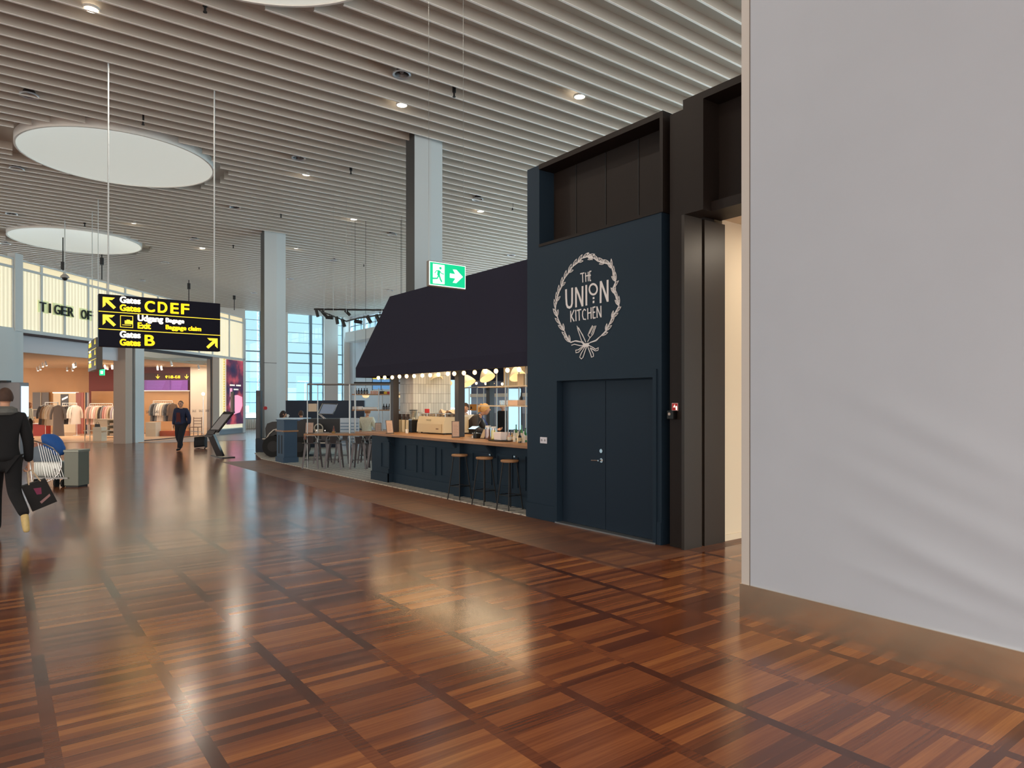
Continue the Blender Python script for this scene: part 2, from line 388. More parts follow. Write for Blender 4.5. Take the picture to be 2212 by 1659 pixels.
struct(MB_.build('trim_2', M_white), 'white ribbed panel under the narrow window', 'trim')
# right far side wall with beam and clerestory
XS = 19.6
sw = MB().box(XS, XS+.2, 32.5, YW, 0, 6.45).box(XS, XS+.2, 6, YW, 7.45, H+.2).box(XS, XS+.2, 6, 32.5, 0, .6)
for yy in (31, 26, 21, 16, 11, 6.2): sw.box(XS, XS+.2, yy-.2, yy+.2, 0, H)
for yy in (45.0, 42.6, 40.2, 37.8, 35.4, 33): sw.box(XS, XS+.2, yy-.15, yy+.15, 6.4, 7.5)
struct(sw.build('wall_right', mat('pale_wall', (205, 210, 216), .6)), 'pale blue white side wall beyond the restaurant', 'wall')
struct(MB().box(XS-.9, XS, 30, 43.6, 5.75, 6.4).build('trim_3', M_white), 'white beam under the high windows', 'trim')
cw = MB()
for yy in (44.2, 43.2, 41.8, 41.0, 39.4, 38.6, 37, 36.2): cw.box(XS+.05, XS+.12, yy-.03, yy+.03, 6.45, 7.45)
cw.box(XS+.05, XS+.12, 33, 45, 6.95, 7.0)
o = struct(cw.build('window_4', mat('window_frame', (120, 140, 152))), 'high strip window above the white beam', 'window')
MB().box(XS+.08, XS+.09, 33, 45, 6.45, 7.45).build('pane', WGLASS, o)
struct(MB().tube([(XS-.02, 41, 5.0), (XS-.1, 41, 4.9), (XS-.1, 40.4, 4.6), (XS-.1, 39.9, 4.9), (XS-.02, 39.9, 5.6)], .04).build('trim_4', M_white), 'bent white pipe on the pale side wall', 'pipe')
# outside
struct(MB().box(-60, 140, 46.4, 420, -.5, -.4).build('floor', mat('apron', (150, 160, 168), .7)), 'pale apron outside the windows', 'ground')
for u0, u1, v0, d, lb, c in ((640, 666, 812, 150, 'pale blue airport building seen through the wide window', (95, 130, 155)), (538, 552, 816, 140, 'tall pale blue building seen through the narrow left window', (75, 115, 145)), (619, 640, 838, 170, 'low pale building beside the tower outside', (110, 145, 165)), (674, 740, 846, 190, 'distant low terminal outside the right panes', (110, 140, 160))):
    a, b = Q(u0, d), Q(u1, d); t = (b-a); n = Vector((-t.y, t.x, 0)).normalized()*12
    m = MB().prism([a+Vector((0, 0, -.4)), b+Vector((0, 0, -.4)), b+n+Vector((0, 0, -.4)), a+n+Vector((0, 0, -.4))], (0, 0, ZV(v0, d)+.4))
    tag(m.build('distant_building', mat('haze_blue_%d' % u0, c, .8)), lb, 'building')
    # window bands
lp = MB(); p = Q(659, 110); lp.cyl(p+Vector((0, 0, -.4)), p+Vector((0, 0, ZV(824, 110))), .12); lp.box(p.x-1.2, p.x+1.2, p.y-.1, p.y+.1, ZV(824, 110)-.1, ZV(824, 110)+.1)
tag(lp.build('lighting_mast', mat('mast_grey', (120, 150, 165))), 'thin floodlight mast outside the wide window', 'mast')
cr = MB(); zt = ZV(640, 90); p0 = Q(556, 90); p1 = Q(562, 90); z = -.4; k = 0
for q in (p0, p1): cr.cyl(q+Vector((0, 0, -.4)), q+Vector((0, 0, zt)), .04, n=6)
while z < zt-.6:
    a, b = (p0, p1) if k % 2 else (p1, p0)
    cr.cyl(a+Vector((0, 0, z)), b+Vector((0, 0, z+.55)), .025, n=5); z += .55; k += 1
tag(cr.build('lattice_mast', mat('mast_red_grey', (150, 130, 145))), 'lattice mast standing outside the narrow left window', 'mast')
# columns
for (x, y), lb, hid in (((7.34, 24.0), 'far grey square column beside the dark cabinet', 0), ((7.40, 13.45), 'near grey column rising behind the black hood', 1)):
    t = thing('column', lb, 'column', (x, y, 0), 0)
    sec = [(0, 0), (.42, 0), (.76, .07), (.76, .38), (0, .38)]
    MB().prism([(a, b, 0) for a, b in sec], (0, 0, H+.18)).build('shaft', M_col, t)
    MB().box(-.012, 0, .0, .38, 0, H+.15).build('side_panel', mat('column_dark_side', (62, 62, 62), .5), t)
    MB().box(-.03, .42, -.004, 0, 3.06, 3.075).build('joint', M_blk, t) if not hid else None
    if hid: MB().box(-.10, .88, -.10, .5, 0, 3.3).build('tile_cladding', WTILE, t)
tag(MB().cyl((7.36, 23.995, 1.5), (7.36, 23.93, 1.5), .06).build('alarm_button', mat('signal_red', (200, 40, 40), .5)), 'small round red alarm on the far column', 'alarm')
# ================================================================ RESTAURANT BLOCK (right)
X0 = 6.30
y_l, y_r = YX(1139, X0), YX(1429, X0)
dl, dr = YX(1205, X0), YX(1412, X0)
rl, rr = YX(1165, X0), YX(1427, X0)
wb = MB()
zr0, zr1, zt_ = 3.98, 5.09, 5.16
wb.box(X0, X0+1.1, dl, y_l, 0, zr0).box(X0, X0+1.1, y_r, dr, 0, zr0).box(X0, X0+1.1, dr, dl, 2.0, zr0)
wb.box(X0+.12, X0+1.1, dr, dl, 0, 2.0)
wb.box(X0, X0+1.1, rl, y_l, zr0, zt_)
o = struct(wb.build('wall_kitchen', M_navy), 'navy painted wall block carrying the round restaurant logo', 'wall')
rb = MB().box(X0+.28, X0+1.1, rr, rl, zr0, zt_).build('recess_panel', M_brown, o)
jb = MB()
for u in (1245, 1309, 1380): yy = YX(u, X0+.28); jb.box(X0+.272, X0+.281, yy-.006, yy+.006, zr0, zr1)
jb.build('panel_joint', M_blk, o)
MB().box(X0-.01, X0+.28, y_r-.02, rl, zr1, zt_).box(X0-.012, X0+.28, y_r-.03, y_r+.02, zr0-.02, zt_).box(X0-.012, X0+.30, rr, rl, zr0-.02, zr0+.02).build('recess_edge', M_brown, o)
MB().box(X0-.018, X0, dl+.06, y_l+.01, 0, .22).build('skirting', M_navy, o)
MB().box(X0-.014, X0, y_r, dr-.06, 0, .27).build('skirting', M_navy, o)
# door trim and double door
dt = MB().box(X0-.02, X0+.0, dl, dl+.06, 0, 2.0).box(X0-.02, X0, dr-.055, dr, 0, 2.0).box(X0-.02, X0, dr-.055, dl+.06, 2.0, 2.10)
d1 = struct(dt.build('door_1', M_navy), 'dark blue double door below the restaurant logo', 'door')
ym = YX(1310, X0+.1)
for a, b in ((ym+.004, dl-.01), (dr+.01, ym-.004)):
    lf = MB().bbox(X0+.085, X0+.119, a, b, .02, 1.985, .004).build('door_leaf', M_navd, d1)
    if a > ym:
        hd = MB().cyl((X0+.085, ym+.075, .93), (X0+.02, ym+.075, .93), .011).tube([(X0+.03, ym+.075, .93), (X0+.028, ym+.12, .93), (X0+.03, ym+.21, .925)], .010).cyl((X0+.085, ym+.075, .93), (X0+.078, ym+.075, .93), .03)
        tag(hd.build('door_handle', M_chrome, lf, True), 'chrome lever handle')
        tag(MB().cyl((X0+.085, ym+.075, 1.055), (X0+.072, ym+.075, 1.055), .027, n=16).build('lock_cylinder', M_chrome, lf, True), 'round chrome lock')
MB().box(X0-.03, X0+.12, dr-.05, dl+.03, 0, .018).build('threshold', M_pipe, d1)
# socket
p = onX(1175, 951, X0)
so = thing('wall_socket', 'white double socket on the navy wall left of the door', 'socket', (X0, p.y, p.z))
MB().bbox(-.012, 0, -.075, .075, -.045, .045, .004).build('cover_plate', mat('plastic_white', (215, 215, 225), .4), so)
for s in (-1, 1): MB().cyl((-.012, s*.035, 0), (-.0135, s*.035, 0), .018).build('socket_hole', mat('socket_grey', (150, 150, 158)), so)
# dark frame between blocks
fr = MB()
yc = 5.103
fr.box(X0+.30, X0+.62, yc+.03, y_r, 0, 5.05)
fr.box(X0+.05, X0+.60, yc+.022, YX(1447, X0+.05), 0, 5.10)
o2 = struct(fr.build('wall_frame', M_brown), 'dark brown cladding between the navy wall and the passage', 'wall')
pj = MB(); xg0, xg1 = onY(1513, 900, yc).x, onY(1519, 900, yc).x; xe = onY(1563, 900, yc).x
pj.box(X0, xg0, yc-.02, yc+.02, 0, 3.86).box(xg0, xg1, yc+.01, yc+.02, 0, 3.86).box(xg1, xe, yc-.02, yc+.02, 0, 3.86)
pj.build('jamb', mat('jamb_brown', (46, 37, 30), .45, noise=.05, nscale=40), o2)
hd = MB().box(X0, X0+.28, 4.82, yc+.0, 3.86, 5.18).box(X0, X0+.28, 0, 4.82, 5.10, 5.18).box(X0+.28, X0+.7, 0, yc, 3.90, 5.18).box(X0+.14, X0+.28, 0, 4.82, 3.86, 3.97)
hd.build('header', M_brown, o2)
struct(MB().box(xe, 11, yc+.02, yc+.2, 0, 4.2).build('wall_passage', M_cream), 'cream wall at the back of the passage', 'wall')
struct(MB().box(xe, 11, yc+.005, yc+.02, 0, .075).build('baseboard_passage', M_cream), 'low cream baseboard in the passage', 'baseboard')
struct(MB().box(X0+.7, 11, 0, yc+.1, 3.93, 4.0).build('ceiling_passage', M_cream), 'cream ceiling of the passage', 'ceiling')
struct(MB().box(10.8, 11, 0, yc, 0, 4.0).build('wall_passage_end', M_cream), 'cream end wall of the passage', 'wall')
area('passage_fill', (7.9, 4.1, 3.88), (0, 0, 0), .5, 26, (1, .86, .68))  # unseen fill lamp, added to light the cream walls
# red sign and push button on the frame
p = onX(1458.5, 879, X0+.05)
t = thing('fire_alarm_sign', 'small red and white fire alarm sign on the dark frame', 'sign', (X0+.05, p.y, p.z))
MB().box(-.006, 0, -.045, .045, -.045, .045).build('plate', mat('sign_plate_white', (225, 200, 200), .5), t)
MB().box(-.008, -.006, -.04, .04, -.04, .04).build('red_field', mat('signal_red', (200, 40, 40), .5), t)
MB().prism([(-.008, .025, -.005), (-.008, .0, .03), (-.008, -.008, -.005)], (-.001, 0, 0)).box(-.0095, -.008, -.035, -.015, -.035, .01).build('pictogram', M_wht, t)
p = onX(1457, 896, X0+.05)
t = thing('call_point', 'black box with a pale round button below the red sign', 'alarm button', (X0+.05, p.y, p.z))
MB().bbox(-.075, 0, -.04, .05, -.05, .05, .006).build('housing', M_blk, t)
MB().cyl((-.075, .012, .01), (-.083, .012, .01), .017).build('button', M_wht if 0 else mat('pale_button', (190, 175, 165)), t)
# ================================================================ LOGO
def LG(x, y): return onX(1120+x/4.609, 480+y/4.609, X0-.003)
lg = MB(); NX = (-1, 0, 0)
SN = [0]
def st(pts, wpx, closed=False):
    SN[0] += 1; lg.ribbon([LG(*q) for q in pts], wpx/4.609*.0072, NX, .0015+SN[0]*.00004, closed)
for q in ([(615, 514), (657, 504)], [(637, 510), (641, 600)], [(668, 502), (671, 594)], [(694, 494), (696, 588)], [(664, 538), (705, 528)], [(709, 488), (711, 583)], [(706, 492), (726, 487)], [(709, 530), (722, 527)], [(709, 583), (724, 579)]): st(q, 10)
st([(474, 668), (476, 760), (480, 818), (490, 843), (508, 850), (526, 838), (534, 808), (535, 740), (535, 652)], 22)
for q in ([(574, 848), (572, 648)], [(572, 652), (600, 720), (638, 836)], [(638, 838), (638, 636)], [(677, 830), (675, 625)], [(818, 805), (820, 586)], [(820, 590), (850, 670), (888, 786)], [(889, 792), (888, 574)]): st(q, 21)
st([(745+39*math.cos(t*.3142), 668+52*math.sin(t*.3142)) for t in range(20)], 17, True)
st([(748, 745), (748, 766)], 20); st([(748, 782), (748, 806)], 20)
for q in ([(520, 882), (522, 995)], [(555, 872), (525, 940)], [(526, 935), (556, 988)], [(570, 872), (574, 985)], [(582, 880), (626, 868)], [(603, 875), (607, 980)], [(672, 880), (655, 866), (640, 890), (638, 930), (648, 965), (674, 968)], [(690, 856), (692, 968)], [(723, 848), (725, 962)], [(686, 908), (728, 898)], [(742, 846), (744, 956)], [(738, 850), (768, 842)], [(742, 900), (765, 894)], [(744, 956), (770, 950)], [(782, 838), (784, 952)], [(782, 842), (820, 942)], [(821, 832), (823, 948)]): st(q, 11)
left = [(735, 345), (690, 338), (640, 355), (590, 395), (540, 445), (495, 500), (455, 570), (425, 640), (398, 720), (378, 790), (370, 860), (385, 940), (420, 1015), (455, 1080), (490, 1150), (515, 1195), (570, 1180), (620, 1190), (675, 1225)]
right = [(700, 345), (745, 355), (800, 385), (860, 405), (915, 415), (930, 460), (950, 530), (968, 590), (945, 650), (955, 710), (985, 770), (1000, 830), (965, 900), (930, 950), (905, 1020), (870, 1080), (825, 1130), (770, 1175), (720, 1195), (675, 1225)]
for path in (left, right):
    st(path, 7); st([(x+(7 if i % 2 else -9), y+6) for i, (x, y) in enumerate(path)], 5)
def leaf(x, y, ang, L, W):
    ca, sa = math.cos(ang), math.sin(ang); pts = []
    for i in range(9): t = i/8; s = math.sin(math.pi*t)*W*(1-.25*t); pts.append((t*L, s))
    for i in range(7, 0, -1): t = i/8; s = -math.sin(math.pi*t)*W*(1-.25*t); pts.append((t*L, s))
    st([(x+a*ca*.78-b*sa*.78, y+a*sa+b*ca) for a, b in pts], 5, True)
    st([(x, y), (x+ca*L*.6*.78, y+sa*L*.6)], 4)
for path, sd in ((left, 1), (right, -1)):
    for i in range(1, len(path)-3):
        x, y = path[i]; x2, y2 = path[max(0, i-1)]
        a = math.atan2(y2-y, (x2-x)/.78)
        leaf(x, y, a+sd*(-.33), 95, 13)
        if i % 2: leaf(x, y, a+sd*.42, 72, 11)
for q in ([(672, 1195), (640, 1120), (582, 1032), (590, 1060), (630, 1180), (660, 1210)], [(668, 1180), (600, 1050)], [(690, 1190), (715, 1150), (695, 1125), (712, 1080), (740, 1028)], [(715, 1150), (745, 1115), (775, 1030)], [(708, 1110), (748, 1035)], [(728, 1118), (762, 1032)]): st(q, 6)
for q in ([(668, 1235), (625, 1310), (612, 1345), (630, 1362), (645, 1345), (660, 1300), (680, 1240)], [(690, 1235), (720, 1310), (730, 1345), (750, 1335), (748, 1310), (715, 1250)], [(650, 1230), (600, 1270), (572, 1275), (575, 1300), (600, 1295), (650, 1240)], [(695, 1222), (740, 1245), (770, 1265), (798, 1250), (795, 1275), (770, 1282), (725, 1255)], [(530, 1225), (560, 1215), (620, 1230), (665, 1225)], [(530, 1195), (580, 1180), (640, 1195)]): st(q, 7)
st([(645, 1228), (705, 1218)], 30)
tag(lg.build('wall_logo', mat('logo_white', (225, 222, 224), .6)), 'white round wreath logo with restaurant lettering and crossed cutlery on the navy wall', 'logo')
# ================================================================ WHITE HOARDING
XH = 4.72; ya, yb_ = YX(1603, XH), -3.0
ye = YX(1621, XH)
g = MB(); NY, NZ = 90, 90; z0h, z1h = .262, 5.5
def bulge(y, z):
    s = 0
    for (yc_, zc_, ln, wd, am, sl) in ((1.9, 1.55, .6, .07, .016, .45), (1.8, 1.25, .6, .08, .014, .38), (1.75, 1.0, .9, .07, .016, .40), (2.0, .78, .45, .06, .014, .35), (1.6, .62, .5, .06, .015, .28), (2.0, .5, .5, .04, .010, .2), (1.5, 1.3, .5, .06, .012, .5)):
        a = (y-yc_); b = (z-zc_)-a*sl
        s += .55*am*math.exp(-(a/ln)**2-(b/wd)**2)
    return s+.004*math.sin(y*3+z*2)
vs = []
for j in range(NZ+1):
    tz = (j/NZ)**1.8; z = z0h+(z1h-z0h)*tz
    for i in range(NY+1):
        y = ye+(yb_-ye)*i/NY; e = min(1, i/6)*min(1, max(.15, j/4)); vs.append((XH-.004-bulge(y, z)*e, y, z))
g.add(vs, [(j*(NY+1)+i, j*(NY+1)+i+1, (j+1)*(NY+1)+i+1, (j+1)*(NY+1)+i) for j in range(NZ) for i in range(NY)])
ho = MB().box(XH, XH+.14, yb_, ya, 0, z1h).build('wall_hoarding', mat('hoarding_edge', (190, 187, 184), .5)); struct(ho, 'tall off-white hoarding wall filling the right side', 'wall')
g.build('sheet', M_hoard, ho, True)
MB().box(XH-.008, XH, ye+.006, ya, .262, z1h).build('edge_strip', mat('hoarding_edge', (190, 187, 184), .5), ho)
MB().box(XH-.006, XH+.002, ye-.002, ye+.006, .262, z1h).build('shadow_gap', mat('gap_grey', (110, 105, 102)), ho)
sk = MB(); N = 40; vs = []
for j in range(2):
    for i in range(N+1):
        y = ya+(yb_-ya)*i/N; vs.append((XH-.016-.0025*math.sin(i*1.3)-.002*math.sin(i*.47), y, j*.262))
sk.add(vs, [(i, i+1, N+2+i, N+1+i) for i in range(N)]).box(XH-.016, XH+.15, ya-.0, ya+.012, 0, .262).box(XH-.018, XH, yb_, ya, .258, .263)
struct(sk.build('baseboard_hoarding', M_steel, None, True), 'brushed bronze steel kick plate along the hoarding', 'baseboard')

# ================================================================ BAR
XB = 6.68; yb0, yb1 = 8.02, 13.85; ZT = 1.04
t = thing('bar_counter', 'long navy panelled bar counter with a wooden top', 'bar counter', (0, 0, 0))
bc = MB().box(XB, 7.28, yb0, yb1, .012, ZT-.05).box(7.28, XB+.9, yb0, 13.3, .012, ZT-.05)
ypil = YX(850, XB)
bc.box(XB-.12, XB, ypil, yb1, .012, ZT-.05).box(XB-.10, XB, YX(1003, XB), YX(990, XB), .012, ZT-.05)
bc.build('counter_body', M_navy, t)
MB().box(XB-.02, XB, yb0, ypil, .012, .2).box(XB-.14, XB-.12, ypil-.02, yb1+.02, .012, .2).box(XB-.14, XB, ypil-.02, ypil, .012, .2).build('skirting', M_navy, t)
def frame_panel(mb, x, a, b, z0, z1, w=.025):
    mb.box(x-.018, x, a, a+w, z0+w, z1-w).box(x-.018, x, b-w, b, z0+w, z1-w).box(x-.018, x, a, b, z0, z0+w).box(x-.018, x, a, b, z1-w, z1)
for u0, u1 in ((875, 901), (912, 942), (953, 982), (1021, 1063), (1074, 1108), (1118, 1137)):
    a, b = sorted((YX(u0, XB), YX(u1, XB)))
    m = MB(); frame_panel(m, XB, a, b, .30, .84); m.build('panel_moulding', M_navy, t)
m = MB(); frame_panel(m, XB-.12, YX(842, XB-.12), YX(824, XB-.12), .30, .86); m.build('panel_moulding', M_navy, t)
for u in (852, 994, 1063+6):
    y = YX(u, XB); MB().prism([(XB, y-.03, ZT-.05), (XB-.2, y-.03, ZT-.05), (XB, y-.03, ZT-.28)], (0, .06, 0)).build('bracket', M_navy, t)
ct = MB().bbox(XB-.25, 7.28, yb0-.0, 14.45, ZT-.05, ZT, .006).bbox(7.28, XB+1.15, yb0, 13.32, ZT-.05, ZT, .006); ct.build('countertop', M_oak, t)
for u in (1063, 1116):
    p = onX(u, 982 if u < 1100 else 986, XB); tag(MB().box(XB-.05, XB, p.y-.02, p.y+.02, p.z-.012, p.z+.012).build('bag_hook', M_chrome, t), 'small chrome hook')
# hood on posts
t = thing('extractor_hood', 'big black fabric hood hanging over the bar', 'hood', (0, 0, 0))
zb_, zv, zt2 = 2.25, 2.47, 3.98
yL = 14.3
def ring(x0, x1, y0, y1, z): return [(x0, y0, z), (x1, y0, z), (x1, y1, z), (x0, y1, z)]
lv = [ring(6.38, 11.4, 8.01, yL, zb_), ring(6.38, 11.4, 8.01, yL, zv), ring(6.74, 11.0, 8.01, 13.35, zt2)]
li = [ring(6.43, 11.35, 8.03, yL-.05, zb_), ring(6.43, 11.35, 8.03, yL-.05, zv), ring(6.80, 10.9, 8.03, 13.3, zt2-.06)]
hm = MB()
for L in (lv, li):
    vs = [p for r in L for p in r]
    hm.add(vs, [(i*4+j, i*4+(j+1) % 4, (i+1)*4+(j+1) % 4, (i+1)*4+j) for i in range(2) for j in range(4)]+[(8, 9, 10, 11)])
hm.add(lv[0]+li[0], [(j, (j+1) % 4, 4+(j+1) % 4, 4+j) for j in range(4)])
hm.build('hood_shell', M_hood, t)
for (u, x) in ((852.5, 7.06), (993, 7.06)):
    y = YX(u, x); MB().bbox(x-.07, x+.07, y-.07, y+.07, ZT, 3.2, .008).build('post', mat('post_grey', (56, 52, 54), .5), t)
y = YX(1059, 10.6); MB().bbox(10.52, 10.68, y-.08, y+.08, .012, 3.2, .008).build('post', mat('post_grey', (56, 52, 54), .5), t)
# string of bulbs
bx = [(172, 258), (235, 255), (310, 254), (382, 246), (453, 243), (528, 241), (610, 235), (688, 232), (770, 226), (863, 218), (927, 217), (1023, 211), (1131, 205), (1238, 195), (1343, 192), (1457, 183), (1573, 175)]
pts = []
proto = None
for i, (a, b) in enumerate(bx):
    p = onX(780+a/4.608, 760+b/4.608, 6.50); p.z = min(p.z, 2.235); pts.append(p)
    lb = ORD[i]+' glowing bulb from the left on the string under the hood edge'
    if proto is None:
        proto = thing('string_bulb', lb, 'light bulb', p, 0, 'bulbs strung along the hood edge')
        MB().ball((0, 0, 0), .034, 12, (1, 1, 1.15)).build('bulb', M_bulb, proto, True)
        MB().cyl((0, 0, .026), (0, 0, .065), .014).build('socket', M_blk, proto)
    else: dup(proto, p, 0, lb)
m = MB(); m.tube([q+Vector((0, 0, .066)) for q in pts], .005); tag(m.build('bulb_string', M_blk), 'black cable carrying the glowing bulbs along the hood edge', 'cable')
MB_b = []
for i, (a, b) in enumerate([(945, 310), (1147, 313), (1240, 315), (1315, 315), (1405, 320)]):
    p = onX(780+a/4.608, 760+b/4.608, 10.9); MB_b.append(p); dup(proto, p, 0, ORD[i]+' bulb from the left in the dimmer row at the back of the bar', 'bulbs at the back of the bar')
tag(MB().tube([(10.9, 14.25, 2.4)]+[q_+Vector((0, 0, .066)) for q_ in MB_b]+[(10.9, 8.03, 2.3)], .006).build('bulb_string', M_blk), 'black cable of the dimmer bulb row at the back of the bar', 'cable')
area('bar_glow', (8.2, 11.4, 3.2), (0, 0, 0), 1.6, 95, (1, .78, .50), 4.5)
area('bulb_row_glow', (6.52, 11.0, 2.20), (0, 0, 0), .05, 26, (1, .72, .42), 5.6)
# pendant lamps
M_shade = mat('enamel_shade', (235, 222, 195), .35); M_shin = mat('lit_shade_inside', (255, 235, 190), .5, emit=.7, emit_rgb=(255, 222, 160))
pend = [(893, 819, 7.9, 'leftmost cream cone lamp in front of the tiled column'), (939, 815, 7.9, 'cream cone lamp in front of the right half of the tiled column'), (962, 823, 9.0, 'lit lamp peeking out right of the tiled column'), (1009, 821, 8.2, 'lit white bell lamp beside the middle dark post'), (1050, 809, 7.9, 'cream cone lamp above the barista'), (1116, 806, 7.9, 'rightmost cream cone lamp next to the navy wall')]
proto_p = None
for i, (u, v, x, lb) in enumerate(pend):
    p = onX(u, v, x)
    if proto_p is None:
        proto_p = thing('pendant_lamp', lb, 'lamp', p, 0, 'cone lamps inside the hood')
        Mt = Matrix.Rotation(R(-32), 3, 'X')
        MB().lathe([(.165, -.09), (.155, -.06), (.11, .03), (.06, .10), (.03, .12), (.028, .17), (.0, .17)], n=24, M=Mt).build('shade', M_shade, proto_p, True)
        MB().lathe([(.160, -.088), (.14, -.05), (.10, .015), (.0, .06)], n=24, M=Mt).build('inner_reflector', M_shin, proto_p, True)
        MB().cyl(Mt @ Vector((0, 0, .16)), (0, .07, .7), .006).build('cord', M_blk, proto_p)
    else: dup(proto_p, p, R([0, 10, -15, 20, 5, -10][i]), lb)
# ---- things on the bar
def on_top(u, x=None, v=None): # point on the counter top
    return onX(u, HY, x)
def menu(u0, u1, v0, v1, d, z, lean, lb, yawd=0):
    w_ = (u1-u0)/FPX*d; h_ = (v1-v0)/FPX*d
    p = Q((u0+u1)/2, d, z); t = thing('menu_stand', lb, 'menu', p, -A+R(yawd), 'menu boards on the counters')
    Mt = Matrix.Rotation(R(lean), 4, 'X')
    MB().bbox(-w_/2, w_/2, -.006, .006, .01, h_, .003, Mt).build('frame', mat('menu_frame', (90, 80, 78)), t)
    MB().box(-w_/2+.012, w_/2-.012, -.0085, -.006, .022, h_-.012, Mt).build('menu_sheet', M_paper, t)
    m = MB()
    for k in range(7): m.box(-w_*.3, w_*.3*(1 if k % 2 else .6), -.0095, -.0085, h_*(.2+.09*k), h_*(.2+.09*k)+.004, Mt)
    m.build('menu_lines', mat('menu_ink', (120, 95, 88)), t)
    MB().bbox(-w_/2, w_/2, -.05, .06, 0, .012, .003).build('foot', mat('menu_frame', (90, 80, 78)), t)
menu(835, 851, 902, 932, 14.3, ZT, -14, 'menu board leaning on the bar beside the left dark post', 35)
menu(976, 993, 906, 942, 12.75, ZT, -6, 'menu board on the bar in front of the middle dark post', 12)
# espresso machine
p = onX(900, HY, 7.2); y1 = p.y; y0 = YX(957, 7.2)
t = thing('espresso_machine', 'cream espresso machine on the bar with cups on top', 'coffee machine', (7.2, y0, ZT))
L = y1-y0; M_mach = mat('machine_cream', (214, 196, 160), .35)
MB().prism([(0, 0, .03), (.62, 0, .03), (.62, 0, .36), (.06, 0, .36), (.015, 0, .22)], (0, L, 0)).build('body', M_mach, t)
MB().box(-.012, .0, .05*L, .95*L, .03, .21).build('lower_panel', mat('machine_cream_dark', (200, 180, 142), .4), t)
mm = MB(); 
me = MB(); put_text(me, 'MARZOCCO', .05, 0, 0, 0, width=.2)
me.v = [Vector((-.0+.012-.014, L*.62-v.x, .27+v.z)) for v in me.v]; me.build('badge_lettering', mat('badge_grey', (150, 130, 110)), t)
MB().box(-.015, .0, .15*L, .24*L, .10, .125).build('badge', mat('badge_brown', (120, 95, 75)), t)
m = MB()
for y in (.0, .33*L, .66*L, L): m.cyl((.05, y, .36), (.05, y, .43), .006)
m.tube([(.6, 0, .43), (.05, 0, .43), (.05, L, .43), (.6, L, .43)], .007); m.build('cup_rail', M_chrome, t, True)
for a in (.08, L-.08):
    for b in (.08, .54): MB().cyl((b, a, 0), (b, a, .03), .02).build('foot', M_blk, t)
mc = MB().lathe([(.024, 0), (.036, .05), (.034, .05), (.022, .004), (0, .004)], n=14)
k = 0; cup0 = None
for r_ in range(3):
    for c_ in range(8):
        q = (7.2+.12+.13*r_, y0+.06+c_*(L-.12)/7, ZT+.361)
        lb = 'upturned espresso cup in the %s row on the machine, %s from its left end' % (('front', 'middle', 'back')[r_], ORD[7-c_])
        if cup0 is None: cup0 = tag(mc.build('espresso_cup', mat('cup_mixed', (150, 140, 132), .3), None, True, q), lb, 'cup', 'cups on the espresso machine')
        else:
            c = cup0.copy(); COL.objects.link(c); c.location = q; c['label'] = lb
cl = MB(); vs = []
for j in range(9):
    for i in range(9): vs.append((7.30+.05*j, y0-.04+.05*i, ZT+.455+.035*math.sin(i*1.3)+.03*math.cos(j*1.1+i)))
cl.add(vs, [(j*9+i, j*9+i+1, j*9+i+10, j*9+i+9) for j in range(8) for i in range(8)])
tag(cl.build('folded_cloth', mat('cloth_offwhite', (230, 205, 180), .9), None, True), 'crumpled pale cloth lying over the cups on the coffee machine', 'cloth')
tag(MB().bbox(7.28, 7.36, y1-.28, y1-.2, ZT+.43, ZT+.52, .01).build('red_box', mat('signal_red', (200, 40, 40))), 'small red box on top of the coffee machine', 'box')
# grinder
p = onX(893, HY, 7.25)
t = thing('coffee_grinder', 'black coffee grinder with a clear hopper left of the machine', 'grinder', (p.x, p.y, ZT))
MB().bbox(-.08, .08, -.07, .07, 0, .27, .01).build('body', M_blk, t)
MB().box(-.085, .08, -.075, .075, .27, .29).build('steel_collar', M_chrome, t)
MB().lathe([(.035, .29), (.06, .33), (.085, .48), (.083, .48), (.058, .335)], n=20).build('hopper', CLEAR, t, True)
MB().lathe([(.0, .48), (.09, .48), (.09, .495), (0, .495)], n=20).build('lid', M_blk, t, True)
# cup dispensers
for i, u in enumerate((864, 872, 881)):
    p = onX(u, HY, 7.22); t = thing('cup_dispenser', ORD[i]+' tall cream cup tube from the left beside the grinder', 'cup dispenser', (p.x, p.y, ZT), 0, 'cup tubes on the bar')
    MB().cyl((0, 0, 0), (0, 0, .27), .042, n=16).build('tube', mat('tube_cream', (215, 198, 160), .4), t, True)
    MB().lathe([(.036, .27), (.040, .34), (.033, .345), (.037, .40), (0, .40)], n=14).build('stacked_lids', mat('lid_brown', (60, 48, 45)), t, True)
p = onX(879, HY, 6.98); tag(MB().lathe([(.0, 0), (.03, 0), (.036, .085), (.032, .085), (.028, .006), (0, .006)], n=16).build('paper_cup', M_white, None, True, (p.x, p.y, ZT)), 'small white cup in front of the cup tubes', 'cup')
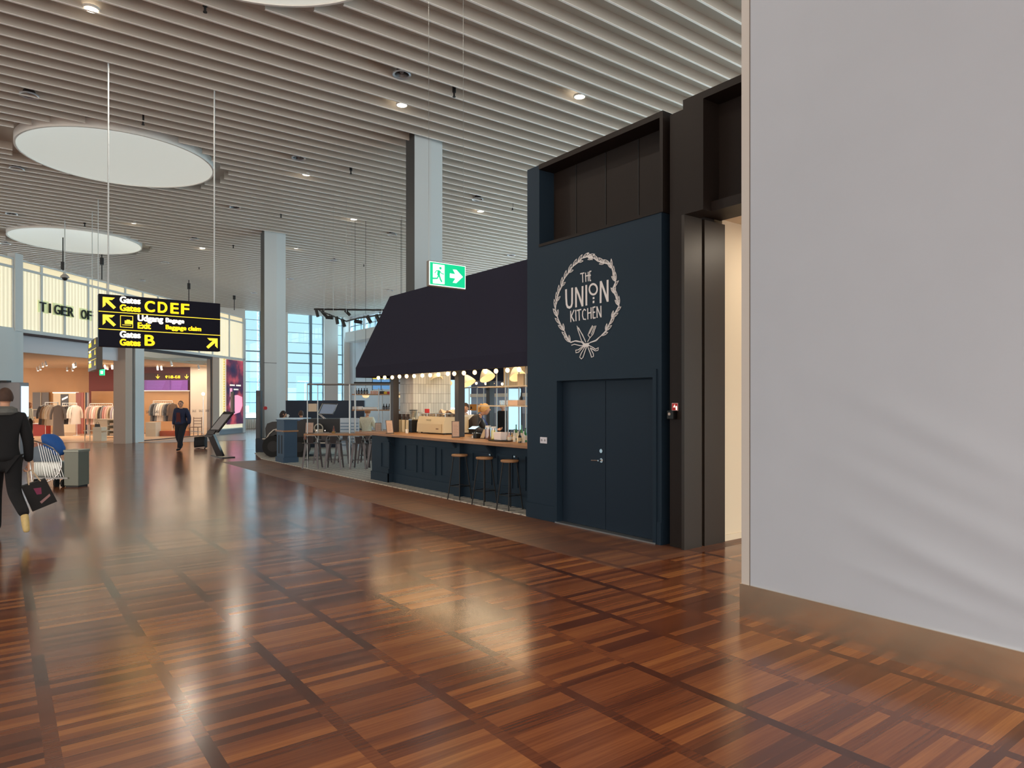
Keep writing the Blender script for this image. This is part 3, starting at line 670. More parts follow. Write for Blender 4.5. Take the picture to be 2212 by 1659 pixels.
# right part of the bar
def at_bar(u, x): p = onX(u, HY, x); return (p.x, p.y, ZT)
t = thing('order_tablet', 'tilted tablet on a stand beside the barista', 'tablet', at_bar(1026, 7.35), R(20))
Mt = Matrix.Rotation(R(-20), 4, 'Y')
MB().bbox(-.06, .10, -.09, .09, .16, .175, .004, Mt).build('tablet_case', M_blk, t)
MB().box(-.05, .09, -.08, .08, .1752, .1762, Mt).build('display', mat('tablet_glow', (150, 200, 225), .3, emit=.8), t)
MB().cyl((.0, 0, 0), (.03, 0, .16), .015).box(-.05, .05, -.05, .05, 0, .008).build('stand', M_blk, t)
tag(MB().bbox(-.05, .05, -.05, .05, 0, .09, .004).build('card_box', M_blk, None, False, at_bar(1030.5, 7.0)), 'small black box standing below the tablet', 'box')
t = thing('till', 'black sloping till screen left of the amber jug', 'till', at_bar(1048, 7.1), 0)
MB().prism([(-.08, -.10, 0), (.10, -.10, 0), (.02, -.10, .17), (-.0, -.10, .17)], (0, .16, 0)).build('housing', M_blk, t)
MB().prism([(-.081, -.08, .01), (-.002, -.08, .165), (-.004, -.08, .165), (-.084, -.08, .01)], (0, .12, 0)).build('till_screen', mat('till_beige', (170, 150, 125)), t)
tag(MB().lathe([(0, 0), (.02, 0), (.022, .06), (.012, .08), (.012, .1), (0, .1)], n=12).build('salt_shaker', CLEAR, None, True, at_bar(1021, 6.95)), 'clear shaker left of the small black box', 'shaker')
tr = thing('serving_tray', 'dark oval tray under the jugs at the right end of the bar', 'tray', at_bar(1081, 6.85))
MB().lathe([(0, 0), (.2, 0), (.215, .014), (.2, .01), (0, .008)], n=28, M=Matrix.Diagonal(Vector((.8, 1.35, 1)))).build('tray_body', M_blk, tr, True)
def jug(u, x, r, h, col, lb):
    q = at_bar(u, x); t = thing('juice_jug', lb, 'jug', (q[0], q[1], ZT+.012), 0, 'jugs on the tray')
    MB().cyl((0, 0, 0), (0, 0, h*.82), r, n=18).build('juice', mat('juice_%d' % u, col, .25), t, True)
    MB().lathe([(r+.003, 0), (r+.003, h), (r-.003, h)], n=18).build('jug_glass', CLEAR, t, True)
    MB().cyl((0, 0, h), (0, 0, h+.03), r*.9, n=18).build('lid', M_white, t, True)
jug(1054.5, 7.0, .058, .20, (120, 50, 28), 'amber brown jug with a white lid right of the till')
jug(1066.5, 6.98, .045, .19, (225, 205, 60), 'yellow lemonade jug beside the white carton')
q = at_bar(1080, 6.9); tag(MB().bbox(-.06, .06, -.10, .10, 0, .135, .01).build('napkin_box', mat('box_white', (240, 225, 222)), None, False, (q[0], q[1], ZT+.012)), 'white napkin box on the dark tray', 'box')
bots = [(1100, 6.95, .028, .14, (200, 165, 150), 'squat pinkish jar'), (1106, 7.1, .03, .13, (190, 150, 90), 'amber honey jar'), (1111, 6.9, .022, .20, (200, 200, 190), 'slim clear bottle with pale label'), (1115, 7.2, .025, .26, (60, 110, 60), 'tall green bottle'), (1119, 6.9, .024, .18, (215, 205, 170), 'cream labelled bottle'), (1123, 6.78, .028, .17, (30, 26, 24), 'black bottle with a pale diamond label'), (1127, 7.15, .024, .27, (70, 130, 75), 'second tall green bottle'), (1131, 6.85, .026, .19, (225, 215, 205), 'white labelled bottle'), (1135, 7.0, .026, .22, (50, 120, 70), 'dark green bottle touching the navy wall')]
for u, x, r, h, col, nm in bots:
    q = at_bar(u, x); t = thing('bottle', nm+' at the right end of the bar', 'bottle', q, 0, 'bottles at the right end of the bar')
    MB().lathe([(0, 0), (r, 0), (r, h*.62), (r*.4, h*.78), (r*.38, h), (0, h)], n=14).build('bottle_body', mat('bottle_%d' % u, col, .15), t, True)
    MB().lathe([(r+.001, h*.15), (r+.001, h*.5)], n=14).build('label', mat('label_%d' % u, (225, 215, 195) if u != 1123 else (200, 180, 140), .6), t, True)
    MB().cyl((0, 0, h), (0, 0, h+.012), r*.42, n=10).build('cap', M_blk if u % 2 else M_white, t)
# pipe shelf on the bar
t = thing('bar_shelf', 'steel pipe shelf standing on the right end of the bar', 'shelf', (0, 0, 0))
xa, xb = 7.05, 7.45
m = MB()
for u, x in ((1073, xb), (1092, xa), (1097.5, xb), (1121, xb), (1136, xa)): 
    q = onX(u, HY, x); m.cyl((x, q.y, ZT), (x, q.y, 2.6), .012, n=8)
ylo = yb0+.02; yhi = YX(1073, xb)
m.build('pipe_frame', M_pipe, t, True)
for z in (ZV(876, dX(1105, xa)), ZV(833, dX(1105, xa))):
    MB().box(xa-.02, xb+.02, ylo, yhi+.02, z-.02, z).build('shelf_board', mat('shelf_pale', (205, 190, 165), .5), t)
zs = ZV(876, dX(1105, xa))
gl0 = None
for i, u in enumerate((1082, 1086, 1090, 1095, 1100)):
    q = onX(u, HY, 7.2); lb = ORD[i]+' drinking glass from the left on the lower pipe shelf'
    if gl0 is None: gl0 = tag(MB().lathe([(.0, 0), (.026, 0), (.03, .09), (.028, .09), (.024, .006), (0, .006)], n=14).build('drinking_glass', CLEAR, None, True, (q.x, q.y, zs)), lb, 'glass', 'glasses on the pipe shelf')
    else:
        c = gl0.copy(); COL.objects.link(c); c.location = (q.x, q.y, zs); c['label'] = lb
q = onX(1117, HY, 7.2); tag(MB().bbox(-.10, .10, -.14, .14, 0, .095, .01).build('paper_bag_stack', mat('kraft_pink', (222, 190, 165)), None, False, (q.x, q.y, zs)), 'stack of pinkish paper bags on the lower pipe shelf', 'paper bags')
q = onX(1126, HY, 7.40); t = thing('bottle', 'dark wine bottle on the lower pipe shelf behind the paper bags', 'bottle', (q.x, q.y, zs))
MB().lathe([(0, 0), (.03, 0), (.03, .13), (.012, .18), (.011, .23), (0, .23)], n=14).build('bottle_body', M_blk, t, True)
zs2 = ZV(833, dX(1105, xa)); q = onX(1133, HY, 7.2); tag(MB().bbox(-.09, .09, -.09, .09, 0, .2, .01).build('storage_tin', mat('tin_cream', (200, 180, 150)), None, False, (q.x, q.y, zs2)), 'pale square tin on the upper pipe shelf', 'tin')
# back area behind the bar
t = struct(MB().box(14.9, 15.0, 13, 22.5, .012, 1.30).build('wall_bar_back', mat('partition_blue', (110, 122, 142), .6)), 'grey blue partition behind the bar', 'wall')
struct(MB().box(14.85, 15.02, 13, 22.5, 1.90, 2.03).build('trim_5', mat('band_cream', (205, 198, 186))), 'pale band across the back of the bar', 'trim')
struct(MB().box(14.9, 15.0, 13, 22.5, 1.30, 1.90).build('wall_bar_panel', mat('partition_light', (150, 165, 190), .6)), 'pale blue panel below the band behind the bar', 'wall')
struct(MB().box(14.9, 15.0, 13, 22.5, 2.03, 3.4).build('wall_bar_upper', mat('partition_dark', (78, 86, 112), .6)), 'dark blue panel above the band behind the bar', 'wall')
p0, p1 = Q(1002, 19.5), Q(1034, 19.5)
t = thing('wooden_sign', 'orange wooden board with a small black mark behind the bar', 'sign', Q(1018, 19.5, ZV(880, 19.5)), -A)
MB().bbox(-.21, .21, 0, .03, -.09, .09, .005).build('board', mat('orange_wood', (205, 130, 50), .5), t)
MB().box(-.19, -.15, .03, .06, .012-1.56, .0).box(.15, .19, .03, .06, .012-1.56, .0).build('post', M_pipe, t)
MB().prism([(-.03, -.002, -.04), (.03, -.002, -.04), (0, -.002, .05)], (0, .001, 0)).build('mark', M_blk, t)
m = MB()
for u in (1003, 1013.5, 1031, 1045): m.cyl(Q(u, 17.5, .012), QV(u, 838, 17.5), .014, n=8)
m.tube([QV(985, 835, 17), QV(1003, 838, 17.5), QV(1031, 836, 17.5), QV(1052, 841, 18.5)], .015)
tag(m.build('pipe_rack', M_pipe, None, True), 'white pipe rack seen behind the barista', 'rack')
t = thing('timber_screen', 'pale timber slat screen right of the bar back', 'screen', (0, 0, 0))
a = Q(1088, 16.2); b = Q(1141, 15.5)
dv = (b-a)/14
m = MB()
for i in range(14): q = a+dv*i; m.prism([q, q+dv*.86, q+dv*.86+Vector((.02, .03, 0)), q+Vector((.02, .03, 0))], (0, 0, 1)); 
for i, v in enumerate(m.v): v.z = 1.7+(2.55-1.7)*(0 if v.z < .5 else 1)+.35
m.build('slats', mat('timber_pale', (178, 158, 130), .5), t)
M_day = mat('window_daylight_glow', (190, 225, 245), .5, emit=.95, emit_rgb=(175, 220, 245))  # daylight of a window put into a glowing surface
t = thing('light_panel', 'glowing pale blue panel in place of a daylit window behind the bar bottles', 'panel', Q(1111, 17.5, 0), -A)
MB().box(-.14, .17, 0, .03, 1.0, 2.05).build('panel_glow', M_day, t); MB().box(-.17, -.14, -.01, .04, .012, 2.08).box(.17, .20, -.01, .04, .012, 2.08).build('panel_frame', M_blk, t)
t = thing('back_worktop', 'low pale worktop behind the barista', 'worktop', (0, 0, 0))
MB().box(9.3, 9.9, 8.2, 14, .012, .86).build('base', M_navy, t); MB().box(9.27, 9.93, 8.2, 14, .86, .9).build('top', M_oak, t)
# ---- bar stools
t = thing('bar_stool', 'leftmost of the three round wooden bar stools at the counter', 'bar stool', (6.45, YX(993, 6.45), .0), R(12), 'round wooden bar stools at the counter')
MB().lathe([(0, .755), (.135, .755), (.145, .765), (.145, .785), (.135, .793), (0, .793)], n=32).build('seat', mat('stool_wood', (150, 112, 78), .5), t, True)
for sx_, sy_ in ((1, 1), (1, -1), (-1, 1), (-1, -1)):
    MB().cyl((sx_*.075, sy_*.075, .757), (sx_*.148, sy_*.148, .0), .010, n=8).build('leg', M_blk, t)
q = .128; MB().tube([(q, q, .24), (q, -q, .24), (-q, -q, .24), (-q, q, .24)], .007, 6, True).build('foot_ring', M_blk, t)
dup(t, (6.45, YX(1046.5, 6.45), .0), R(8), 'middle of the three round wooden bar stools at the counter')
dup(t, (6.45, YX(1101, 6.45), .0), R(4), 'rightmost of the three round wooden bar stools nearest the double door')
# ================================================================ SIGNS
YG = 13.67; gx0, gx1 = XY(213, YG), XY(476, YG); gz0, gz1 = onY(213, 748, YG).z, onY(213, 634, YG).z
W, Hh = gx1-gx0, gz1-gz0
t = thing('direction_sign', 'large dark hanging sign reading Gates CDEF, Exit and Gates B', 'sign', (gx0, YG, gz0))
MB().bbox(0, W, 0, .16, 0, Hh, .01).build('sign_box', M_sign, t)
def S(x, z): # zoomed pixel -> sign coords
    fx = (x-133)/(1195-133); top = 143+(235-143)*fx; bot = 592+(640-592)*fx
    # projective correction along x
    u = 180+x/4.047; X_ = XY(u, YG)-gx0
    return (X_, -.004, (bot-z)/(bot-top)*Hh)
y_ = MB(); w_ = MB()
for r_ in (1/3, 2/3): y_.box(.0, W, -.004, 0, Hh*r_-.006, Hh*r_+.006)
def arrow(mb, cx_, cz_, s, ang):
    pts = [(-.5, .5), (.42, .5), (.20, .28), (-.08, .28), (.5, -.32), (.32, -.5), (-.28, .08), (-.28, -.2), (-.5, -.42)]
    P3 = []
    for x, z in pts:
        X_, Z_ = x*s, z*s
        if ang: X_ = -X_
        P3.append((cx_+X_, -.004, cz_+Z_))
    mb.prism(P3, (0, .004, 0))
rowz = [Hh*5/6, Hh*.5, Hh/6]
arrow(y_, .16, rowz[0], .20, 0); arrow(y_, .16, rowz[1], .20, 0); arrow(y_, W-.15, rowz[2]-.01, .20, 1)
gX = S(322, 200)[0]; gW = S(497, 200)[0]-gX
for k in (0, 2):
    put_text(w_, 'Gates', .155, gX, -.004, rowz[k]+.025, width=gW, bold=.006)
    put_text(y_, 'Gates', .155, gX, -.004, rowz[k]-.115, width=gW, bold=.006)
for ch, a, b in (('C', 540, 622), ('D', 655, 730), ('E', 765, 830), ('F', 858, 922)):
    X1, X2 = S(a, 250)[0], S(b, 250)[0]; put_text(y_, ch, .27, X1, -.004, rowz[0]-.098, width=X2-X1, bold=.007)
put_text(y_, 'B', .27, S(540, 540)[0], -.004, rowz[2]-.10, width=S(620, 540)[0]-S(540, 540)[0], bold=.007)
X1 = S(478, 370)[0]
put_text(w_, 'Udgang', .15, X1, -.004, rowz[1]+.03, width=S(695, 370)[0]-X1, bold=.006)
put_text(y_, 'Exit', .15, X1, -.004, rowz[1]-.105, width=S(587, 400)[0]-X1, bold=.006)
X2 = S(722, 380)[0]
put_text(w_, 'Bagage', .11, X2, -.004, rowz[1]+.035, width=S(880, 380)[0]-X2, bold=.004)
put_text(y_, 'Baggage claim', .11, X2, -.004, rowz[1]-.09, width=S(1028, 440)[0]-X2, bold=.004)
bx0, bx1 = S(322, 380)[0], S(435, 380)[0]; zc = rowz[1]
for a, b, c, d in ((bx0, bx1, zc+.095, zc+.105), (bx0, bx1, zc-.105, zc-.095), (bx0, bx0+.01, zc-.1, zc+.1), (bx1-.01, bx1, zc-.1, zc+.1)): y_.box(a, b, -.004, 0, c, d)
y_.box(bx0+.07, bx0+.19, -.004, 0, zc-.04, zc+.02).box(bx0+.1, bx0+.15, -.004, 0, zc+.02, zc+.035).box(bx0+.03, bx1-.03, -.004, 0, zc-.065, zc-.055)
y_.build('yellow_lettering', M_yel, t); w_.build('white_lettering', M_wht, t)
for u, v in ((234, 133), (463, 195)):
    q = onY(u, v, YG+.08); MB().cyl((q.x-gx0, .08, Hh), (q.x-gx0, .08, H+.18-gz0), .013, n=10).build('hanging_rod', M_col, t, True)
# second sign seen edge on
t = thing('direction_sign', 'hanging sign seen almost edge on, left of the big sign', 'sign', (2.25, 22.96, 2.66))
MB().bbox(0, .16, 0, 2.24, 0, .92, .01).build('sign_box', mat('sign_side', (84, 76, 70), .4), t)
m = MB(); m2 = MB()
for z in (.307, .613): m.box(-.004, 0, 0, 2.24, z-.006, z+.006)
for z in (.10, .41, .72):
    m.box(-.004, 0, 1.3, 2.0, z, z+.12); m2.box(-.004, 0, 1.4, 1.9, z+.14, z+.2); m.prism([(-.004, .15, z+.02), (-.004, .45, z+.02), (-.004, .3, z+.18)], (.003, 0, 0))
m.build('yellow_lettering', M_yel, t); m2.build('white_lettering', M_wht, t)
for y in (.3, 1.9): MB().cyl((.08, y, .92), (.08, y, H+.18-2.66), .011, n=8).build('hanging_rod', M_col, t, True)
# exit sign
YE = 7.85; ex0, ex1 = XY(926, YE), XY(1006, YE); ez1 = onY(926, 562, YE).z; ez0 = onY(926, 617, YE).z; W, Hh = ex1-ex0, ez1-ez0
t = thing('exit_sign', 'green running man exit sign with a right arrow hanging by the hood', 'exit sign', (ex0, YE, ez0))
MB().bbox(0, W, 0, .06, 0, Hh, .008).build('housing', mat('sign_housing', (120, 115, 108), .4), t)
MB().box(.006, W-.006, -.004, 0, .012, Hh-.010).build('white_border', M_gwht, t)
MB().box(.016, W-.016, -.006, -.004, .022, Hh-.020).build('green_face', M_green, t)
m = MB(); k = W/415.0; kz = Hh/290.0
def E(x, z): # coords from zoomed crop
    f = (x-757)/415.0; top = 110+62*f; bot = 400+55*f
    return ((x-757)*k, -.0075, (bot-z)/(bot-top)*Hh)
m.prism([E(800, 150), E(928, 168), E(928, 388), E(800, 375)], (0, .0015, 0))
m.prism([E(988, 262), E(1048, 272), E(1022, 218), E(1062, 222), E(1136, 305), E(1060, 375), E(1020, 370), E(1050, 322), E(988, 312)], (0, .0015, 0))
m.build('white_symbols', M_gwht, t)
m = MB()
def es(pts, wd): m.ribbon([(E(*q)[0], -.008, E(*q)[2]) for q in pts], wd*k, (0, -1, 0), .001)
m.cyl((E(882, 203)[0], -.0078, E(882, 203)[2]), (E(882, 203)[0], -.009, E(882, 203)[2]), 13*k)
es([(868, 228), (862, 262), (858, 285)], 30); es([(862, 282), (848, 318), (795, 318)], 15); es([(868, 282), (882, 330), (898, 362)], 16)
es([(870, 232), (838, 230), (820, 258)], 9); es([(875, 235), (892, 262), (922, 272)], 9)
m.build('running_figure', M_green, t)
for x in (.02, W-.02): MB().cyl((x, .03, Hh), (x, .03, H+.18-ez0), .003, n=6).build('wire', M_pipe, t)
# ================================================================ CEILING FITTINGS
def Cz(u, v, dz=0): return G(u, v, H) if False else Q(u, FPX*(H-EYE)/(HY-v), H+dz)
M_glow = mat('downlight_glow', (255, 250, 235), .4, emit=7, emit_rgb=(255, 240, 215))
lit = [(197, 25, 'bright downlight in the top left corner of the ceiling'), (868, 231, 'bright downlight above the near grey column'), (1252, 213, 'bright downlight above the navy wall block'), (662, 380, 'bright downlight left of the near column'), (290, 484, 'faint downlight between the two left skylights'), (437, 538, 'faint downlight right of the left skylight'), (1038, 459, 'faint downlight just above the hood'), (764, 476, 'faint downlight right of the far column'), (641, 538, 'faint downlight near the top of the far column'), (1060, 412*0+340, 'downlight between the near column and the navy block')]
p0 = None
for u, v, lb in lit[:9]:
    q = Cz(u, v)
    if p0 is None:
        p0 = thing('downlight', lb, 'ceiling light', q, 0, 'lit downlights')
        MB().lathe([(.10, .03), (.118, .03), (.118, .06), (.10, .06), (.10, .03)], n=24).build('trim_ring', M_white, p0, True)
        MB().lathe([(.099, .032), (.085, .07), (0, .08)], n=24).build('lamp', M_glow, p0, True)
    else: dup(p0, q, 0, lb)
big = [(868, 163, 'largest round dark vent spot near the top centre'), (645, 343, 'round dark spot fitting above the far column'), (63, 208, 'round dark fitting at the left edge above the skylight'), (36, 366, 'round dark fitting left of the big skylight'), (25, 463, 'round fitting above the lower left skylight'), (508, 449, 'round fitting just right of the right pole'), (847, 508, 'round fitting left of the near column'), (1032, 432, 'round fitting right of the near column'), (1105, 552, 'round fitting directly above the hood top'), (720, 563, 'round fitting midway between the columns'), (419, 518, 'round fitting beside the lower end of the right pole'), (628, 603, 'small round fitting beside the far column shaft'), (843, 628, 'small far fitting left of the hood top'), (356, 568, 'small far fitting right of the left skylight'), (549, 633, 'small far fitting above the narrow window'), (750, 653, 'tiny far fitting above the wide window'), (307, 607, 'tiny far fitting above the dark sign'), (12, 527, 'small far fitting above the clothing shop corner')]
p0 = None
for u, v, lb in big:
    q = Cz(u, v)
    if p0 is None:
        p0 = thing('recessed_spot', lb, 'ceiling light', q, 0, 'unlit round ceiling fittings')
        MB().lathe([(.13, .012), (.165, .0), (.165, .03), (.13, .03), (.13, .012)], n=28).build('trim_ring', mat('ring_metal', (200, 205, 212), .3, .6), p0, True)
        MB().lathe([(.13, .02), (.09, .12), (0, .14)], n=24).build('reflector', mat('dark_reflector', (70, 68, 70), .3, .5), p0, True)
        MB().lathe([(.0, .03), (.035, .05), (.03, .12)], n=12).build('lamp_core', mat('core_grey', (150, 150, 155), .3), p0, True)
    else: dup(p0, q, 0, lb)
spr = [(443, 17, 'black sprinkler beside the top skylight'), (981, 202, 'black sprinkler right of the near column top'), (758, 370, 'black sprinkler left of the near column top'), (607, 465, 'black sprinkler just above the far column'), (1107, 449, 'black sprinkler near the navy block edge'), (309, 263, 'black sprinkler above the big skylight'), (786, 572, 'tiny black sprinkler left of the near column shaft'), (504, 532, 'tiny black sprinkler left of the far column'), (183, 485, 'tiny black sprinkler above the lower left skylight'), (430, 578, 'tiny black sprinkler above the dark sign')]
p0 = None
for u, v, lb in spr:
    q = Cz(u, v)
    if p0 is None:
        p0 = thing('sprinkler', lb, 'sprinkler', q, 0, 'black sprinklers')
        MB().cyl((0, 0, .02), (0, 0, .18), .035, n=10).cyl((0, 0, -.05), (0, 0, .02), .018, n=8).build('pipe_drop', M_blk, p0)
        MB().cyl((0, 0, -.07), (0, 0, -.055), .03, n=10).build('deflector', M_blk, p0)
    else: dup(p0, q, 0, lb)
# hanging black speakers over the shop
for u, v, d, v2, lb in ((136, 566, 25, 584, 'black cylinder speaker above the left end of the lit shop front'), (220, 557, 27.5, 604, 'black cylinder speaker on a rod beside the left pole'), (408, 612, 33, 652, 'thin black rod speaker above the dark sign'), (506, 636, 38, 670, 'farthest black rod speaker above the right end of the shop front')):
    q = QV(u, v, d); t = thing('hanging_speaker', lb, 'speaker', (q.x, q.y, 0), 0, 'black speakers over the shop front')
    MB().cyl((0, 0, q.z-.28), (0, 0, q.z), .07, n=12).build('speaker_body', M_blk, t, True)
    MB().cyl((0, 0, ZV(v2, d)), (0, 0, H+.18), .02, n=8).build('rod', M_blk, t)
q = QV(140, 600, 22.3); t = thing('dome_camera', 'grey dome camera hanging on a thin pole before the shop front', 'camera', (q.x, q.y, q.z))
MB().cyl((0, 0, .1), (0, 0, H+.18-q.z), .014, n=8).build('pole', M_col, t, True)
MB().lathe([(.05, .12), (.12, .05), (.13, 0), (0, 0)], n=20).build('housing', mat('camera_grey', (165, 165, 165), .4), t, True)
MB().lathe([(.085, 0), (.075, -.05), (.04, -.085), (0, -.095)], n=20).build('dome', M_blk, t, True)
# track lights left of the hood
tk = thing('track_light_rail', 'triangular black track rail with spotlights left of the hood', 'light track', (0, 0, 0))
T0, T1, T2, T3 = QV(678, 668, 22), QV(850, 670, 22.6), QV(748, 694, 20), QV(690, 671, 21.6)
MB().tube([T0, T1], .028, 6).tube([T3, QV(720, 683, 20.6), T2, QV(775, 687, 19), QV(850, 676, 17.5)], .022, 6).build('rail', M_blk, tk)
m = MB()
for u, d in ((700, 22), (760, 22.3), (748, 20), (720, 20.6), (825, 18)): q = QV(u, 675, d); m.cyl(q, (q.x, q.y, H+.18), .004, n=5)
m.build('suspension_wires', M_pipe, tk)
for u, v, d, a in ((685, 677, 21.7, 15), (700, 678, 21.9, 40), (751, 676, 22.2, 45), (712, 686, 20.8, 85), (728, 692, 20.4, 10), (742, 698, 20.1, 20), (774, 695, 19.2, 80), (797, 690, 18.6, 30), (816, 688, 18, 25)):
    q = QV(u, v, d); r_ = math.radians(a); dr_ = RD(math.sin(r_)*.11, 0, -math.cos(r_)*.11)
    h = MB().cyl(q-dr_, q+dr_, .05, n=12).cyl(q, q+Vector((0, 0, .12)), .01).build('spotlight_head', M_blk, tk, True)
# ================================================================ CLOTHING SHOP (left)
FO = RD(-18.26+.085*20, 20); fv = (RD(.085, 1)-RD(0, 0)).normalized(); FR = math.atan2(fv.y, fv.x)
def T(u): return (FB(u)-20)*1.0036
t = thing('wall_left', 'lit shop front with ribbed glowing fascia panels', 'wall', FO, FR); tag(t, kind='structure')
WF = t
us = [-90, -30, 28, 45, 89, 139, 190, 232, 270, 308, 341, 372, 398, 430, 459, 495, 527]
for a, b in zip(us[:-1], us[1:]):
    if (a, b) == (28, 45): continue
    MB().box(T(a)+.04, T(b)-.04, .02, .10, 4.14, 6.09).build('light_panel', RIB, t)
    MB().box(T(a)+.04, T(b)-.04, .02, .10, 6.17, 6.38).build('top_light', mat('top_glow', (245, 225, 185), .5, emit=.5), t)
m = MB()
for u in us: m.box(T(u)-.04, T(u)+.04, -.03, .12, 4.05, 6.43)
m.box(T(-90), T(527)+.04, -.05, .14, 4.02, 4.14).box(T(-90), T(527), -.04, .14, 6.09, 6.17).box(T(-90), T(527), -.04, .16, 6.38, 6.43)
m.box(T(28), T(45), -.08, .2, 4.05, 6.6).build('fascia_frame', M_col, t)
MB().box(T(-90), T(527), .12, .5, 4.02, 6.40).box(T(527)-.2, T(527), 0.02, 8, 4.2, 6.4).build('fascia_back', M_white, t)
MB().box(T(48), T(308), -.02, .34, 3.97, 4.02).build('dark_soffit', mat('soffit_red_brown', (60, 30, 28)), t)
MB().box(T(48), T(290), .3, .4, 3.40, 3.98).build('bulkhead', mat('bulkhead_white', (205, 205, 212)), t)
MB().box(T(-90), T(25), -.12, .5, 0, 4.02).box(T(25), T(48), -.04, .5, 0, 4.02).build('pillar', M_col, t)
MB().box(T(270), T(285), -.02, .5, 0, 3.98).build('jamb', mat('jamb_beige', (176, 158, 145)), t)
MB().box(T(285), T(290), .1, .5, 0, 3.98).build('shadow_joint', M_blk, t)
MB().box(T(290), T(309), -.05, .5, 0, 4.02).build('pillar', M_col, t)
MB().box(T(309), T(459), .02, .10, 3.90, 4.02).box(T(309), T(459), .03, .08, .03, .07).box(T(309), T(309)+.06, .03, .08, 0, 4).box(T(459)-.06, T(459), .03, .08, 0, 4).build('glazing_bar', mat('bar_dark', (60, 58, 62)), t)
MB().box(T(309), T(459), .05, .062, .05, 3.92).build('shop_window', GLASS, t)
m = MB()
for i in range(9): put_text(m, 'SALE', .17, T(318)+i*.60, .045, 1.22, width=.36)
m.build('window_lettering', mat('decal_grey', (120, 105, 100)), t)
MB().box(T(459), T(473), -.02, .3, 0, 4.02).build('jamb', mat('jamb_beige', (176, 158, 145)), t)
MB().box(T(473), T(524), .02, .2, .30, 4.0).build('light_panel', RIB, t)
MB().box(T(524), T(529), -.05, .25, .0, 6.4).box(T(459), T(527), -.04, .2, .26, .31).build('corner_post', M_col, t)
MB().box(T(459), T(527), .0, .3, 0, .26).build('plinth', mat('plinth_grey', (120, 130, 140)), t)
m = MB()
for i in range(26): m.cyl((T(483.5), -.01, .7+i*.13), (T(483.5), -.03, .7+i*.13), .05, n=10)
m.build('yellow_beads', mat('bead_yellow', (225, 190, 60), .4, emit=.5), t)
# advert
ad = thing('advert_screen', 'tall dark red advertising screen with a pink dress at the end of the shop front', 'screen', FO, FR)
a0, a1 = T(488), T(522)
MB().box(a0, a1, -.09, -.02, .52, 3.98).build('screen_panel', screen_ad(), ad)
m = MB().prism([(a0+.2+x*(a1-a0-.3), -.095, z) for x, z in ((.1, 1.2), (.35, 1.05), (.8, 1.15), (1.0, 1.5), (.98, 2.0), (.6, 2.1), (.1, 2.05), (0, 1.6))], (0, .004, 0))
m.box(a0+.25, a0+.5, -.095, -.09, 2.0, 2.45).build('pink_dress', mat('pink_glow', (245, 160, 190), .4, emit=.75), ad)
m = MB()
st_ = (a1-a0-.5)/9
for i in range(9):
    if i != 4: m.box(a0+.25+i*st_, a0+.25+(i+.7)*st_, -.095, -.09, 2.58, 2.66)
    if 2 < i < 7: m.box(a0+.25+i*st_, a0+.25+(i+.7)*st_, -.095, -.09, 2.36, 2.43)
m.build('caption', M_wht, ad)
# shop lettering
t = thing('shop_sign', 'dark metal shop name letters mounted on the glowing fascia', 'shop sign', FO, FR)
words = 'TIGER OF SWEDEN'; x = T(84); pitch = (T(213)-T(84))/9.0
m = MB()
for i, ch in enumerate(words):
    if ch == ' ': continue
    wch = {'I': .06, 'W': .42}.get(ch, .27)
    o = MB(); put_text(o, ch, .48, x+i*pitch+(.09 if ch == 'I' else 0), -.04, 4.83, width=wch, bold=.004, extrude=.02)
    o.build('letter', mat('letter_steel', (70, 74, 72), .4, .5), t)
    MB().box(x+i*pitch-.03, x+i*pitch+wch+.05, -.001, .015, 4.80, 5.22).build('letter_glow', mat('letter_backlight', (225, 232, 175), .5, emit=.25), t)
# interior shell
M_wood = mat('shop_wood', (200, 150, 100), .5, noise=.08, nscale=2); M_red = mat('shop_red', (122, 44, 32), .5)
m = MB().prism([Q(-120, 38), Q(478, 38), Q(478, 38.2), Q(-120, 38.2)], (0, 0, 4.0)); struct(m.build('wall_shop_back', M_wood), 'orange wooden back wall of the clothing shop', 'wall')
NV = Vector((-fv.y, fv.x, 0))*.42
m = MB().prism([FO+fv*(T(-90))+NV, FO+fv*T(459)+NV, Q(478, 38.2), Q(-120, 38.2), Q(-160, 24)], (0, 0, .1))
for v in m.v: v.z += 3.60
struct(m.build('ceiling_shop', mat('shop_ceiling', (205, 180, 150))), 'beige ceiling inside the clothing shop', 'ceiling')
def flat(u0, u1, v0, v1, d, th, M, name, parent=None): # upright panel facing the hall inside the shop
    a, b = Q(u0, d), Q(u1, d); o_ = RD(0, th)-RD(0, 0); z0, z1 = max(.02, ZV(v1, d)), ZV(v0, d)
    m = MB(); P = [a, b, b+o_, a+o_]; m.prism([Vector((p.x, p.y, z0)) for p in P], (0, 0, z1-z0))
    return m.build(name, M, parent)
o = struct(flat(192, 270, 790, 945, 37.6, .15, M_red, 'wall_shop_red'), 'dark red wall panel in the clothing shop', 'wall')
flat(197, 270, 845, 940, 37.5, .1, M_wood, 'wood_inset', o)
o = struct(flat(309, 411, 790, 940, 37.0, .15, mat('deep_red', (120, 48, 38)), 'wall_shop_window'), 'red wall behind the shop window', 'wall')
flat(309, 408, 845, 935, 36.9, .08, M_wood, 'wood_inset', o); flat(309, 408, 843.5, 845, 36.7, .1, mat('strip_glow', (255, 235, 210), .4, emit=1.2), 'light_strip', o)
struct(flat(411, 478, 779, 940, 36.4, .1, mat('curtain_white', (222, 208, 192)), 'wall_shop_white'), 'pale cream wall panels behind the shop window', 'wall')
o = thing('fitting_room_door', 'glossy reddish brown fitting room panels in the clothing shop', 'door', Q(178, 36.5), -A)
